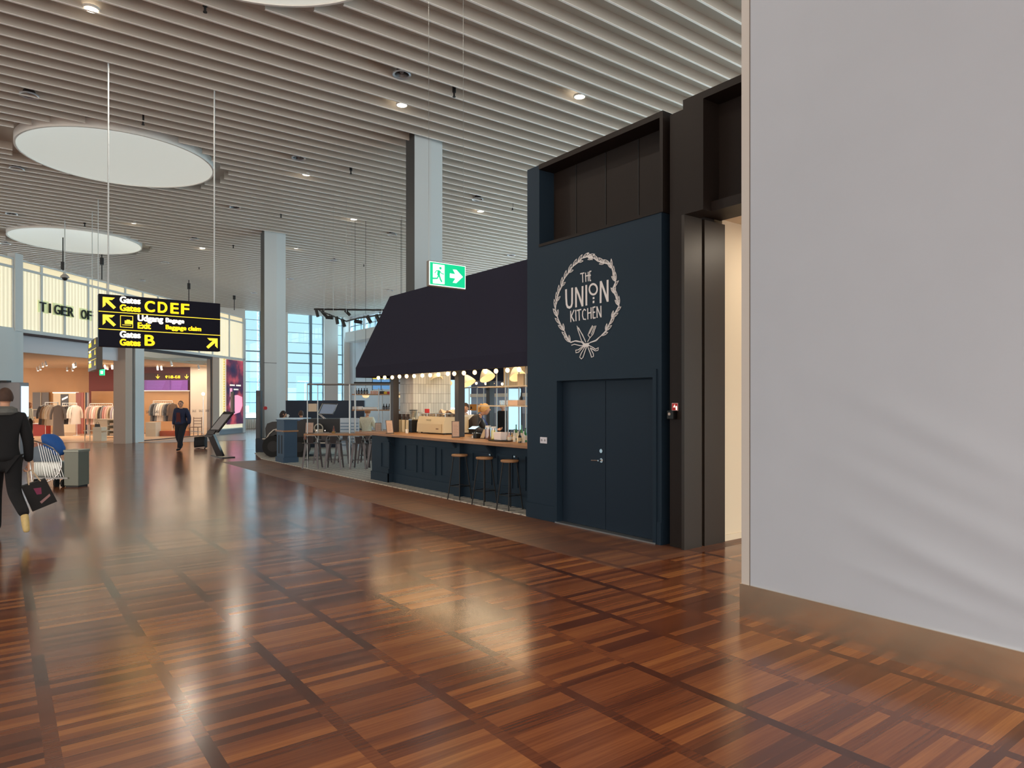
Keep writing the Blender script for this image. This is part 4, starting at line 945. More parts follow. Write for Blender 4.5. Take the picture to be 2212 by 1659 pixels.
for a, b, c in ((-.32, -.05, (150, 70, 45)), (-.04, .10, (165, 72, 40)), (.13, .17, (215, 160, 110)), (.19, .28, (40, 22, 20)), (.29, .34, (190, 180, 180))): MB().box(a, b, -.05, .05, .02, 2.22).build('door_panel', mat('door_%d' % c[0], c, .2), o)
o = thing('wall_niche', 'grey shelf niche in the wooden shop wall', 'niche', Q(90, 37.9), -A)
MB().box(-.48, .42, -.04, 0, .9, 2.25).build('niche_back', mat('niche_grey', (120, 112, 108)), o); MB().box(-.02, .0, -.07, 0, .9, 2.25).box(-.48, .42, -.2, 0, 1.28, 1.31).build('niche_divider', M_cream, o)
o = thing('mirror_opening', 'bright doorway under a light strip in the wooden shop wall', 'doorway', Q(143, 37.85), -A)
MB().box(-.70, .62, -.03, 0, .02, 2.2).build('doorway_back', mat('doorway_cream', (235, 205, 165), .5, emit=.15), o)
MB().box(-.72, .70, -.06, 0, 2.2, 2.26).build('light_strip', mat('strip_glow', (255, 235, 210), .4, emit=1.2), o); MB().box(-.28, .15, -.05, -.03, 1.2, 2.15).build('dark_mirror', mat('mirror_dark', (60, 50, 40), .1), o)
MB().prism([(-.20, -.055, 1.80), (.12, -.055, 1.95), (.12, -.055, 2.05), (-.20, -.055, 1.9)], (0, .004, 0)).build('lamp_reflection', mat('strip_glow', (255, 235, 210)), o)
# reflection of a flight board in the shop glass, modelled as a solid glowing board
o = thing('flight_board_reflection', 'purple flight board reflection with mirrored yellow B3-B19 lettering, built behind the shop window', 'reflection', Q(312, 36.6, 0), -A)
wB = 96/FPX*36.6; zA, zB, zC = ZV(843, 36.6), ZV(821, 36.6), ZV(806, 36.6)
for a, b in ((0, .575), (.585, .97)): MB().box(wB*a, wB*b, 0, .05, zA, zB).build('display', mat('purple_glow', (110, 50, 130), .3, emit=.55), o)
MB().box(0, wB, .0, .05, zB, zC).build('header', mat('header_red_brown', (70, 25, 18)), o)
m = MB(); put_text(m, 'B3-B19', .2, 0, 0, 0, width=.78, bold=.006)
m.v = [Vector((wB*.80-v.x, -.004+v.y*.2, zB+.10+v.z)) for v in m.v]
def darrow(m, cx_, cz_, s): m.prism([(cx_-s, -.004, cz_+s*.2), (cx_-s*.6, -.004, cz_+s*.2), (cx_, -.004, cz_-s*.4), (cx_+s*.6, -.004, cz_+s*.2), (cx_+s, -.004, cz_+s*.2), (cx_, -.004, cz_-s)], (0, .003, 0)).box(cx_-s*.15, cx_+s*.15, -.004, 0, cz_-s*.7, cz_+s)
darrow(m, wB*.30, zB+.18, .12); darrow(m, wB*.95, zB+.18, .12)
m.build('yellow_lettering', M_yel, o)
m = MB()
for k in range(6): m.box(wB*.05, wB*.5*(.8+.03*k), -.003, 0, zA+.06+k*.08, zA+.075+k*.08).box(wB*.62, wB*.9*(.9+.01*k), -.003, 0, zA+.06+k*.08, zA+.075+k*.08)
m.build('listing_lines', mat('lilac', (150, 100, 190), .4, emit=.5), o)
t = thing('exit_sign', 'small green exit sign inside the clothing shop', 'exit sign', Q(220, 33, ZV(811, 33)), -A)
MB().box(-.12, .12, 0, .05, 0, .30).build('sign_face', M_green, t); MB().box(-.06, .06, -.004, 0, .08, .22).build('symbol', M_gwht, t); MB().cyl((0, .02, .3), (0, .02, 3.6-ZV(811, 33)), .01).build('rod', M_white, t)
# track spots in the shop
p0 = None
spots = [(80, 801, 36), (86, 794, 35), (92, 786, 32), (98, 781, 31), (145, 800, 36), (155, 803, 36), (158, 786, 33), (163, 783, 32), (211, 795, 33), (218, 792, 34), (226, 795, 34), (232, 797, 34.5), (242, 796, 34), (248, 795, 35), (258, 796, 35), (340, 794, 35), (348, 794, 35), (369, 769, 31), (428, 774, 34)]
for i, (u, v, d) in enumerate(spots):
    q = Q(u, d, 3.6); lb = '%s small ceiling spotlight from the left in the clothing shop' % ORD[i]
    if p0 is None:
        p0 = thing('spotlight', lb, 'spotlight', q, 0, 'spotlights in the clothing shop')
        MB().cyl((0, 0, 0), (0, 0, -.06), .015).cyl((0, 0, -.06), (.04, -.03, -.24), .045, n=12).build('housing', M_white, p0, True)
        MB().cyl((.04, -.03, -.241), (.041, -.031, -.245), .036, n=12).build('lens', M_glow, p0)
    else: dup(p0, q, random.uniform(-1, 1), lb)
for u, d, pw in ((60, 33, 75), (150, 33, 75), (235, 33.5, 80), (360, 35, 75), (420, 35.3, 40)): area('shop_lamp', Q(u, d, 3.55), (0, 0, 0), 1.6, pw, (1, .80, .60))
# garments
def garment(nm, L, col):
    t = MB(); prof = [(0, .06, .05), (-.03, .08, .05), (-.06, .17, .055), (-.10, .205, .06), (-.2, .215, .06), (-.45*L, .21, .055), (-L, .25, .08)]
    vs = []; n = 16
    for z, rx, ry in prof:
        for k in range(n): a = 2*math.pi*k/n; f = 1+.06*math.sin(a*5) if z < -.3 else 1; vs.append((rx*math.cos(a)*f, ry*math.sin(a)*f, z-.05))
    t.add(vs, [(i*n+j, i*n+(j+1) % n, (i+1)*n+(j+1) % n, (i+1)*n+j) for i in range(len(prof)-1) for j in range(n)]+[tuple(range(n))])
    for s in (-1, 1): t.tube([(s*.18, 0, -.13), (s*.26, -.01, -.3), (s*.30, -.02, -.5), (s*.30, -.03, -.70)], .052, 8)
    return t
GC = {'taupe': (150, 134, 124), 'beige': (185, 165, 140), 'charcoal': (55, 50, 50), 'white': (225, 215, 205), 'pink': (205, 165, 155), 'cream': (222, 200, 175), 'grey': (130, 125, 122), 'rose': (180, 125, 118), 'navy': (50, 52, 72), 'lilac grey': (165, 155, 165), 'brown': (110, 85, 65)}
GM = {}
def hang(u, d, v, L, col, lb, grp, yaw=65, lean=1):
    key = (col, L)
    z = ZV(v, d); q = Q(u, d, z-.06)
    if key not in GM:
        t = thing('hanging_garment', lb, 'garment', q, -A+R(yaw), grp)
        garment('g', L, col).build('fabric', mat('cloth_'+col.replace(' ', '_'), GC[col], .9), t, True)
        MB().tube([(-.16, 0, -.10), (0, 0, -.03), (.16, 0, -.10)], .008, 6).tube([(0, 0, -.03), (0, 0, .03), (.015, 0, .055), (.0, 0, .07)], .004, 5).build('hanger', M_white, t)
        GM[key] = t
    else: t = dup(GM[key], q, -A+R(yaw), lb, grp); t['category'] = 'garment'
def rack(u0, u1, v, d, lb, d1=None):
    d1 = d1 or d; z = ZV(v, d); a, b = Q(u0, d, z), Q(u1, d1, z)
    t = thing('clothes_rack', lb, 'clothes rack', (0, 0, 0), 0, 'clothes racks in the shop')
    m = MB().tube([a, b], .016, 8)
    for q in (a, b): m.cyl((q.x, q.y, .03), q, .014, n=8).cyl((q.x, q.y, .015), (q.x, q.y, .035), .16, n=16)
    m.build('rack_frame', M_white, t, True)
rack(98, 125, 869.5, 33, 'white clothes rack holding long coats near the trolley', 31)
for u, d, L, c, lb in ((96, 33, .95, 'charcoal', 'dark coat at the back of the long coat rack'), (103, 32.6, .95, 'brown', 'brown coat second from the back of the long coat rack'), (109, 32.2, .95, 'beige', 'beige coat in the middle of the long coat rack'), (114, 31.8, .95, 'cream', 'cream coat just behind the front grey-brown coat')): hang(u, d, 870, L, c, lb, 'coats on the near rack', 50)
hang(126, 30.9, 870, 1.4, 'taupe', 'long grey-brown coat facing front on the near rack', 'coats on the near rack', 8)
rack(135, 166, 871, 34.5, 'white rack of mixed clothes beside the fitting room panels')
for i, c in enumerate(['beige', 'taupe', 'charcoal', 'charcoal', 'white', 'white']): hang(139+i*5, 34.5, 871, .95, c, '%s garment, %s from the left on the rack by the fitting room' % (c, ORD[i]), 'clothes on the rack by the fitting room', 60)
rack(194, 243, 872, 34.8, 'long white rack of pink and grey clothes in the red corner')
for i, c in enumerate(['pink', 'taupe', 'pink', 'white', 'pink', 'beige', 'charcoal', 'grey', 'rose', 'pink', 'beige']): hang(197+i*4.6, 34.8, 872, .95, c, '%s garment, %s from the left on the long rack in the red corner' % (c, ORD[i]), 'clothes on the long rack', 66)
rack(252, 276, 872, 34.8, 'white rack of pale clothes beside the beige jamb')
for i, c in enumerate(['lilac grey', 'white', 'lilac grey', 'grey', 'navy', 'beige']): hang(251+i*4.6, 34.8, 872, .95, c, '%s garment, %s from the left on the rack beside the jamb' % (c, ORD[i]), 'clothes on the rack beside the jamb', 66)
rack(331, 372, 866, 35.6, 'white rack of grey and white jackets behind the shop window')
for i, c in enumerate(['grey', 'charcoal', 'grey', 'white', 'white', 'cream', 'grey', 'charcoal', 'brown']): hang(334+i*4.8, 35.6, 866, .95, c, '%s jacket, %s from the left behind the shop window' % (c, ORD[i]), 'jackets behind the shop window', 62)
# shop furniture
t = thing('drawer_unit', 'pale shop counter with open shelves in front of the long rack', 'counter', Q(204, 32.6), -A)
Wd = 70/FPX*32.6
MB().box(0, Wd, 0, .5, .08, .12).box(0, Wd, 0, .5, .84, .9).box(0, .62, 0, .5, .1, .86).box(1.08, 1.12, 0, .5, .1, .86).box(Wd-.04, Wd, 0, .5, .1, .86).box(.6, Wd, .46, .5, .1, .86).build('cabinet_body', mat('counter_cream', (215, 205, 185)), t)
for z in (.34, .60): MB().box(.62, Wd, .02, .48, z-.012, z+.012).build('shelf_board', M_white, t)
for i, (x, z) in enumerate([(.68, .12), (.68, .352), (.68, .612), (1.18, .12), (1.18, .352), (1.18, .612)]):
    p = t.location+RD(x+.16, .22)-RD(0, 0); tag(MB().bbox(-.15, .15, -.17, .17, 0, .10, .02).build('folded_clothes', mat('cloth_%s' % ('cream' if x < 1 else 'charcoal'), GC['cream' if x < 1 else 'charcoal'], .9), None, False, (p.x, p.y, z), -A), '%s folded stack on the %s shelf of the shop counter' % ('pale' if x < 1 else 'dark', ('bottom', 'middle', 'top')[i % 3]), 'folded clothes', 'folded stacks in the shop counter')
t = thing('display_table', 'low pale display block with a thin side shelf in the shop', 'table', Q(208, 29.6), -A)
MB().box(-.15, .22, 0, .4, .015, .62).build('block', mat('counter_cream', (215, 205, 185)), t); MB().box(-.55, .45, -.02, .35, .45, .475).build('thin_shelf', mat('counter_cream', (215, 205, 185)), t)
for x in (-.52, -.30): MB().box(x, x+.03, 0, .03, .015, .45).build('leg', mat('counter_cream', (215, 205, 185)), t)
q = Q(209, 29.8, .62); t = thing('handbag', 'small black handbag on the low display block', 'handbag', q, -A)
MB().prism([(-.10, 0, 0), (.10, 0, 0), (.085, 0, .13), (-.085, 0, .13)], (0, .09, 0)).build('bag_body', M_blk, t); MB().tube([(-.06, .045, .13), (-.05, .045, .2), (0, .045, .23), (.05, .045, .2), (.06, .045, .13)], .008, 6).build('bag_handle', M_blk, t)
t = thing('shop_table', 'red topped low stand behind the coats', 'stand', Q(83, 34), -A); MB().bbox(-.28, .28, 0, .5, .015, .62).build('stand_body', mat('stand_red', (150, 50, 45)), t); MB().box(-.3, .3, -.02, .52, .62, .66).build('stand_top', M_white, t)
t = thing('window_table', 'pale block with orange base behind the shop window', 'table', Q(345, 33.5), -A); MB().box(-.7, -.2, 0, .5, .015, .72).build('block', mat('counter_cream', (215, 205, 185)), t); MB().box(-.15, 1.1, .3, .8, .015, .28).build('orange_base', mat('orange_base', (190, 85, 40)), t)
t = thing('window_chair', 'slim chair standing right of the walking man behind the window', 'chair', Q(419, 34.2), -A)
for x in (-.2, .2):
    for y in (0, .4): MB().box(x-.012, x+.012, y-.012, y+.012, .015, .45 if y < .2 else .95).build('leg', mat('chair_brown', (110, 80, 60)), t)
MB().box(-.22, .22, -.02, .42, .43, .46).build('seat', mat('chair_brown', (110, 80, 60)), t)
for z in (.6, .74, .88): MB().box(-.2, .2, .39, .41, z, z+.03).build('back_slat', mat('chair_brown', (110, 80, 60)), t)
t = thing('floor_lamp', 'thin stand lamp with a glowing globe behind the shop window', 'lamp', Q(439, 34.6)); MB().cyl((0, 0, .015), (0, 0, ZV(856, 34.6)), .012, n=8).cyl((0, 0, .015), (0, 0, .03), .12).build('stand', M_chrome, t); MB().ball((0, 0, ZV(851, 34.6)), .08).build('globe', M_glow, t, True)
# information kiosk at the left edge
t = thing('information_kiosk', 'tall grey kiosk with a bright screen edge at the left border', 'kiosk', Q(18, 21.2), -A)
MB().bbox(-.9, .36, 0, .4, 0, ZV(826, 21.2), .02).build('kiosk_body', mat('kiosk_grey', (130, 130, 136), .4), t); MB().box(.36, .385, .05, .35, ZV(900, 21.2), ZV(834, 21.2)).build('bright_screen', mat('cold_glow', (220, 240, 255), .3, emit=.9), t); MB().box(-.9, .02, -.1, .1, ZV(826, 21.2), ZV(822, 21.2)).build('black_canopy', M_blk, t)
# ================================================================ HALL FURNITURE
def bin_box():
    t = thing('litter_bin', 'grey metal litter box standing right of the luggage trolley', 'bin', G(169, 1053), -A+R(32))
    M1 = mat('bin_grey', (112, 116, 106), .35, .3)
    rr_ = Matrix.Rotation(R(54), 4, 'Z')
    MB().bbox(0, .32, 0, .30, .03, .72, .01, rr_).build('bin_body', M1, t); MB().bbox(-.01, .33, -.01, .31, .70, .75, .008, rr_).build('bin_rim', mat('bin_rim', (140, 144, 134), .3, .4), t); MB().box(.02, .30, .02, .28, 0, .03, rr_).build('bin_plinth', M_blk, t)
bin_box()
dT = 13.9
def TP(u, v, dd=0): return QV(u, v, dT+dd)
t = thing('luggage_trolley', 'steel wire luggage trolley behind the running person', 'trolley', (0, 0, 0))
ring1 = [(66, 951), (80, 954), (98, 960), (114, 968), (126, 980), (132, 994), (133, 1008), (128, 1022), (116, 1034), (100, 1041), (83, 1045)]
for dd in (-.25, .25): MB().tube([TP(u, v, dd) for u, v in ring1], .012, 8).build('curved_tube', M_chrome, t, True)
m = MB()
for i in range(8): m.cyl(TP(82+i*5.5, 957+i*2.6, -.25), TP(101+i*5.2, 1042-i*1.6, -.25), .004, n=5)
m.build('wire_panel', M_chrome, t, True)
m = MB(); a, b = TP(72, 1042, -.28), TP(146, 1042, -.28); a2, b2 = TP(72, 1042, .35), TP(146, 1042, .35); zz = .17
m.prism([Vector((p.x, p.y, zz)) for p in (a, b, b2, a2)], (0, 0, .03)); m.build('platform', mat('platform_steel', (150, 150, 150), .4, .6), t)
for u, dd in ((122, -.2), (137, -.2), (122, .3), (80, .25)):
    p = TP(u, 1050, dd); MB().cyl((p.x-.02*C_, p.y+.02*S_, .075), (p.x+.02*C_, p.y-.02*S_, .075), .075, n=16).box(p.x-.012, p.x+.012, p.y-.012, p.y+.012, .075, .18).build('wheel', M_rubber, t)
for dd in (-.22, .22): MB().tube([TP(66, 951, dd), TP(63, 990, dd), TP(70, 1040, dd)], .012, 8).build('upright', M_chrome, t)
t = thing('suitcase', 'silver hard suitcase lying on the luggage trolley', 'suitcase', Q(113, dT-.05, .202), -A)
MB().bbox(-.27, .27, -.17, .17, 0, .31, .04).build('shell', mat('silver_case', (190, 194, 190), .3, .5), t, True); MB().bbox(.15, .19, -.175, -.16, .10, .17, .004).build('lock', mat('lock_grey', (120, 120, 120), .3, .8), t); m = MB()
for k in range(7): m.box(-.24+k*.05, -.225+k*.05, -.174, -.165, .04, .28)
m.build('ribs', mat('silver_case', (190, 194, 190)), t)
def blob(name, u0, u1, v0, v1, d, th, M, lb, cat, seed=0, slant=0):
    rnd = random.Random(seed); m = MB(); w_ = (u1-u0)/FPX*d/2; h_ = (v1-v0)/FPX*d/2; n, k = 18, 12; vs = []
    for i in range(k+1):
        ph = math.pi*i/k
        for j in range(n):
            a = 2*math.pi*j/n; f = 1+.10*math.sin(a*3+seed)*math.sin(ph*2)+.06*rnd.uniform(-1, 1)
            x, y, z = w_*math.sin(ph)**.6*math.cos(a)*f, th*math.sin(ph)**.6*math.sin(a)*f, -h_*math.cos(ph)
            vs.append((x-z*slant, y, z))
    m.add(vs, [(i*n+j, i*n+(j+1) % n, (i+1)*n+(j+1) % n, (i+1)*n+j) for i in range(k) for j in range(n)])
    return tag(m.build(name, M, None, True, QV((u0+u1)/2, (v0+v1)/2, d), -A), lb, cat)
blob('travel_bag', 70, 128, 962, 1003, dT, .2, mat('bag_greyblue', (120, 135, 150), .8), 'grey blue soft bag lying on top of the silver suitcase', 'bag', 1)
blob('blue_jacket', 94, 136, 937, 984, dT, .15, mat('jacket_blue', (28, 90, 170), .7), 'bright blue jacket draped over the trolley load', 'jacket', 2, .45)
# information screen totem
t = thing('information_totem', 'dark bent floor stand with a tilted screen right of the walking man', 'totem', (0, 0, 0))
dI = 20.9; M_tot = mat('totem_dark', (30, 26, 30), .25); M_totb = mat('totem_bronze', (110, 82, 78), .25)
wv = RD(-.36, .10)-RD(0, 0)
def IP(u, v): return QV(u, v, dI)
def slab(pts, th, nm, M, k0=0, k1=1):
    m = MB()
    for a, b in zip(pts[:-1], pts[1:]):
        d_ = (b-a).normalized(); n_ = d_.cross(wv.normalized()).normalized(); n_ = n_*(th if n_.dot(RD(0, 1)-RD(0, 0)) > 0 else -th)
        e = 0
        m.prism([a+wv*k0-d_*e, b+wv*k0+d_*e, b+wv*k0+n_+d_*e, a+wv*k0+n_-d_*e], wv*(k1-k0))
    return m.build(nm, M, t)
slab([IP(505, 846), IP(505, 893)], .04, 'upright_fin', M_tot, 0, .32); slab([IP(506, 889), IP(470, 934)], .05, 'screen_slab', M_tot)
slab([IP(504, 850), IP(504, 890)], -.006, 'bronze_face', M_totb, .05, .28)
slab([IP(501, 895), IP(475, 928)], -.008, 'touch_screen', mat('screen_grey', (150, 150, 152), .2), .12, .88)
slab([IP(468, 930), IP(459, 944)], .05, 'knee', M_tot, .1, .8)
slab([IP(461, 938), IP(482, 986)], .10, 'leg', M_tot, .05, .65)
a = G(455, 986); MB().prism([G(455, 984.5), G(480, 990.5), G(508, 988.5), G(485, 983)], (0, 0, .03)).build('base_plate', M_tot, t)
# rolling case
p = G(431, 969.5)
t = thing('rolling_suitcase', 'black rolling cabin bag pulled by the walking man', 'suitcase', p, -A)
rx = Matrix.Rotation(R(-14), 4, 'X') @ Matrix.Rotation(R(-6), 4, 'Y')
MB().bbox(-.20, .20, -.02, .22, .06, .46, .03, rx).build('case_body', M_blackcloth, t, True); MB().bbox(-.19, .19, -.05, -.01, .10, .32, .02, rx).build('front_pocket', mat('pocket_dark', (32, 32, 36), .8), t, True)
MB().box(-.18, .18, -.01, .02, .03, .06, rx).build('pale_bumper', mat('bumper_pale', (205, 180, 170)), t)
for s in (-1, 1): MB().cyl((s*.15-.02, .1, .035), (s*.15+.02, .1, .035), .035, n=14).build('wheel', M_rubber, t)
m = MB(); hh = Q(409, 24.3, ZV(931, 24.3))-Vector(p); hh = Matrix.Rotation(A, 3, 'Z') @ hh
m.tube([(-.10, .15, .45), (-.12, .1, .62), tuple(hh)], .008, 6).tube([(.10, .15, .45), (.02, .1, .62), tuple(hh+Vector((.06, 0, 0)))], .008, 6).build('pull_handle', M_pipe, t)
# ================================================================ RESTAURANT FRONT LEFT
p = G(606, 999.5, .012)
t = thing('host_stand', 'blue panelled host stand with a wooden band', 'podium', (6.36, p.y-.1, .012))
W1, D1 = .37, .62
MB().box(0, W1, 0, D1, 0, 1.19).build('stand_body', mat('stand_blue', (50, 74, 98), .5), t)
MB().box(-.03, W1+.03, -.03, D1+.03, 0, .14).build('stand_base', mat('stand_blue', (50, 74, 98)), t); MB().box(-.03, W1+.03, -.03, D1+.03, .86, .90).build('wood_band', M_oak, t); MB().box(-.02, W1+.02, -.02, D1+.02, 1.17, 1.20).build('stand_top', mat('stand_blue', (50, 74, 98)), t)
m = MB()
for y in (.14, .38): m.box(-.006, .0, y, y+.10, .24, .76)
m.build('groove', mat('groove_dark', (28, 34, 46)), t)
t = thing('fire_cabinet', 'tall dark cabinet leaning against the far column', 'cabinet', Q(558, 23.15), -A); MB().bbox(-.085, .075, 0, .18, 0, 2.1, .01).build('cabinet_body', mat('cabinet_dark', (32, 38, 48), .4), t); MB().box(-.06, .05, -.006, 0, .3, 1.9).build('cabinet_door', mat('cabinet_door', (40, 46, 56), .35), t)
# dark partition
m = MB(); a, b = Q(617, 25.5), Q(787, 25.5); o_ = RD(0, .15)-RD(0, 0); m.prism([a, b, b+o_, a+o_], (0, 0, ZV(865, 25.5)-.012))
for v in m.v: v.z += .012
tag(m.build('partition_screen', mat('partition_navy', (28, 42, 62), .6)), 'long dark navy partition in front of the far windows', 'partition')
# vintage car
dC = 21.3
def CP(u, v, dd=0): return QV(u, v, dC+dd)
t = thing('vintage_car', 'black vintage car used as a counter behind the host stand', 'car', (0, 0, 0))
M_car = mat('car_black', (15, 17, 24), .45)
dp = RD(0, 1.4)-RD(0, 0)
body = [(574, 948), (573, 925), (577, 915), (588, 911), (640, 911), (655, 905), (740, 905), (742, 955), (672, 958), (645, 958), (630, 950), (600, 945)]
MB().prism([CP(*q) for q in body], dp).build('car_body', M_car, t)
fend = [(567, 953), (568, 947), (575, 948), (582, 938), (592, 929), (606, 928), (622, 936), (631, 950), (640, 958), (630, 958), (618, 946), (604, 938), (592, 940), (584, 950)]
MB().prism([CP(u, v, -.25) for u, v in fend], dp*.2).build('fender', M_car, t)
MB().tube([CP(u, v, -.28) for u, v in ((567, 948), (575, 948), (582, 937), (591, 929), (600, 927))], .02, 6).tube([CP(u, v, -.28) for u, v in ((631, 948), (634, 954), (640, 957), (672, 957), (740, 957))], .022, 6).build('cream_trim', mat('trim_cream', (190, 182, 172), .4), t, True)
for u, r_, dd in ((592, .33, -.2), (648, .31, -.2), (592, .33, 1.2), (648, .31, 1.2)):
    c = Q(u, dC+dd, r_+.012); ax = RD(0, .1)-RD(0, 0)
    tyre = MB().cyl(c-ax, c+ax, r_, n=32).build('tyre', M_rubber, t, True)
    m = MB(); m.cyl(c-ax*1.08, c-ax*.9, r_*.5, n=24)
    for k in range(0): pass
    m.build('hub', mat('hub_dark', (24, 24, 28), .6, .0), tyre)
MB().prism([CP(572, 990, .3), CP(690, 990, .3), CP(690, 984, .3), CP(572, 984, .3)], dp*.3).build('chassis', mat('chassis_blue', (40, 55, 70)), t)
MB().prism([CP(u, v, .4) for u, v in ((688, 893), (697, 873), (728, 874), (719, 894))], dp*.02).build('windscreen', mat('screen_blue', (90, 125, 165), .1), t)
MB().tube([CP(u, v, .38) for u, v in ((687, 894), (697, 872), (729, 873), (719, 895), (687, 894))], .018, 6).tube([CP(686, 893, .38), CP(703, 907, .38)], .02).tube([CP(690, 893, .38), CP(707, 907, .38)], .014).build('windscreen_frame', M_chrome, t, True)
c = CP(688, 925, -.1); MB().tube([c+RD(math.cos(k*.3142)*.13, 0)-RD(0, 0)+Vector((0, 0, math.sin(k*.3142)*.13)) for k in range(20)], .018, 8, True).tube([c+Vector((0, 0, -.1)), c+Vector((0, 0, .1))], .01).build('steering_wheel', mat('wheel_cream', (190, 180, 165), .4), t, True)
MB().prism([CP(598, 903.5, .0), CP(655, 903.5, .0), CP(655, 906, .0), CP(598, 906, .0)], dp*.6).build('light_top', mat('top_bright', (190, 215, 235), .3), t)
for u in (684, 702): MB().cyl(CP(u, 930, -.3), CP(u, 930, -.2), .02).build('number_plate_bolt', M_chrome, t)
MB().prism([CP(680, 927, -.22), CP(698, 927, -.22), CP(698, 934, -.22), CP(680, 934, -.22)], dp*.01).build('number_plate', M_sheet, t)
# high table with pipe frame
dTb = 17.6; ZB = .89
t = thing('high_table', 'wooden high table with a steel pipe frame beside the bar', 'table', (0, 0, 0))
a, b = Q(656, dTb), Q(822, dTb); o_ = RD(0, .62)-RD(0, 0)
m = MB(); m.prism([Vector((p.x, p.y, ZB-.05)) for p in (a, b, b+o_, a+o_)], (0, 0, .05)); m.build('tabletop', M_oak, t)
a, b = Q(656, dTb), Q(661, dTb); m = MB(); m.prism([Vector((p.x, p.y, ZB-.15)) for p in (a, b, b+o_, a+o_)], (0, 0, .1)); m.build('end_apron', mat('apron_redwood', (130, 80, 62)), t)
zt = ZV(830, dTb)
for u, dd, r_ in ((664, .02, .014), (686.5, .55, .014), (755.5, .1, .024), (768, .6, .014), (843, .1, .014)):
    p = Q(u, dTb+dd); MB().cyl((p.x, p.y, .012), (p.x, p.y, zt), r_, n=10).build('pipe_post', M_pipe, t, True)
f = lambda u, dd: Q(u, dTb+dd, zt)
MB().tube([f(664, .02), f(755.5, .1), f(845, .1)], .02, 8).tube([f(664, .02), f(686.5, .55), f(768, .6), f(845, .6)], .016, 8).build('top_rail', M_pipe, t, True)
t = thing('paper_notice', 'tan paper notice fixed between the table pipe posts', 'notice', Q(675, dTb-.02), -A); MB().box(-.11, .11, 0, .006, ZV(889, dTb), ZV(872, dTb)).build('sheet', M_sheet, t)
menu(659, 677, 907, 931, 17.75, ZB, -8, 'menu board at the left end of the high table', -5)
menu(810, 824, 903, 923, 18.6, ZB, -4, 'menu board standing behind the seated man in cream')
# stools
def tolix():
    t = thing('metal_stool', 'x', 'bar stool', (0, 0, 0), 0, 'metal stools at the high table')
    Mm = mat('gunmetal', (78, 76, 80), .35, .6)
    MB().bbox(-.15, .15, -.15, .15, .63, .655, .012).build('seat', Mm, t, True)
    for sx_, sy_ in ((1, 1), (1, -1), (-1, 1), (-1, -1)):
        a, b = Vector((sx_*.13, sy_*.13, .635)), Vector((sx_*.20, sy_*.20, 0))
        m = MB(); w0, w1 = .035, .018
        m.add([a+Vector((-w0, -.008, 0)), a+Vector((w0, -.008, 0)), a+Vector((w0, .008, 0)), a+Vector((-w0, .008, 0)), b+Vector((-w1, -.008, 0)), b+Vector((w1, -.008, 0)), b+Vector((w1, .008, 0)), b+Vector((-w1, .008, 0))], [(0, 1, 2, 3), (7, 6, 5, 4), (0, 4, 5, 1), (1, 5, 6, 2), (2, 6, 7, 3), (3, 7, 4, 0)]); m.build('leg', Mm, t)
    q = .175; MB().tube([(q, q, .22), (q, -q, .22), (-q, -q, .22), (-q, q, .22)], .008, 6, True).build('foot_rail', Mm, t)
    MB().tube([(-.15, -.15, .64), (-.16, -.19, .76), (-.12, -.20, .84), (.12, -.20, .84), (.16, -.19, .76), (.15, -.15, .64)], .009, 8).build('back_tube', M_pipe, t, True)
    MB().prism([(-.08, -.205, .82), (.08, -.205, .82), (.07, -.16, .65), (-.07, -.16, .65)], (0, .008, 0)).build('back_panel', Mm, t)
    return t
p0 = tolix()
for i, (u, d, rz, lb) in enumerate([(675, 17.5, 0, 'front metal stool at the left end of the high table'), (722, 17.45, 4, 'middle metal stool on the near side of the high table'), (778, 17.4, -3, 'front metal stool right of the thick pipe post'), (812, 17.5, 6, 'metal stool half hidden by the end of the bar'), (697, 18.95, 182, 'far side metal stool behind the left front stool'), (742, 18.95, 178, 'far side metal stool behind the middle front stool'), (792, 19.0, 180, 'far side metal stool nearest the bar end')]):
    q = Q(u, d, .012)
    if i == 0: p0.location = q; p0.rotation_euler[2] = -A+R(rz); p0['label'] = lb
    else: dup(p0, q, -A+R(rz), lb)
q = Q(721, 17.85, ZB); t = thing('sauce_bottle', 'brown sauce bottle in a caddy on the high table', 'bottle', q, -A)
MB().lathe([(0, 0), (.03, 0), (.03, .10), (.014, .15), (.014, .19), (0, .2)], n=14).build('bottle_body', mat('sauce_brown', (110, 50, 30), .2), t, True); MB().box(-.04, .04, -.04, .04, 0, .05).build('caddy', mat('caddy_brass', (120, 90, 40), .4, .5), t)
# white louvered panel behind the table
t = thing('louvered_panel', 'white louvered metal panel behind the thick pipe post', 'panel', Q(755, 19.8), -A)
zt2_ = ZV(903, 19.8); MB().bbox(-.28, .28, 0, .04, .3, zt2_, .02).build('panel_sheet', mat('panel_white', (185, 200, 215), .4), t)
m = MB()
for k in range(8): m.box(-.26, .26, -.02, 0, .45+k*.09, .475+k*.09)
m.build('louvers', mat('louver_blue', (95, 125, 155), .4), t); MB().box(-.26, -.22, 0, .04, .012, .3).box(.22, .26, 0, .04, .012, .3).build('legs', M_pipe, t)
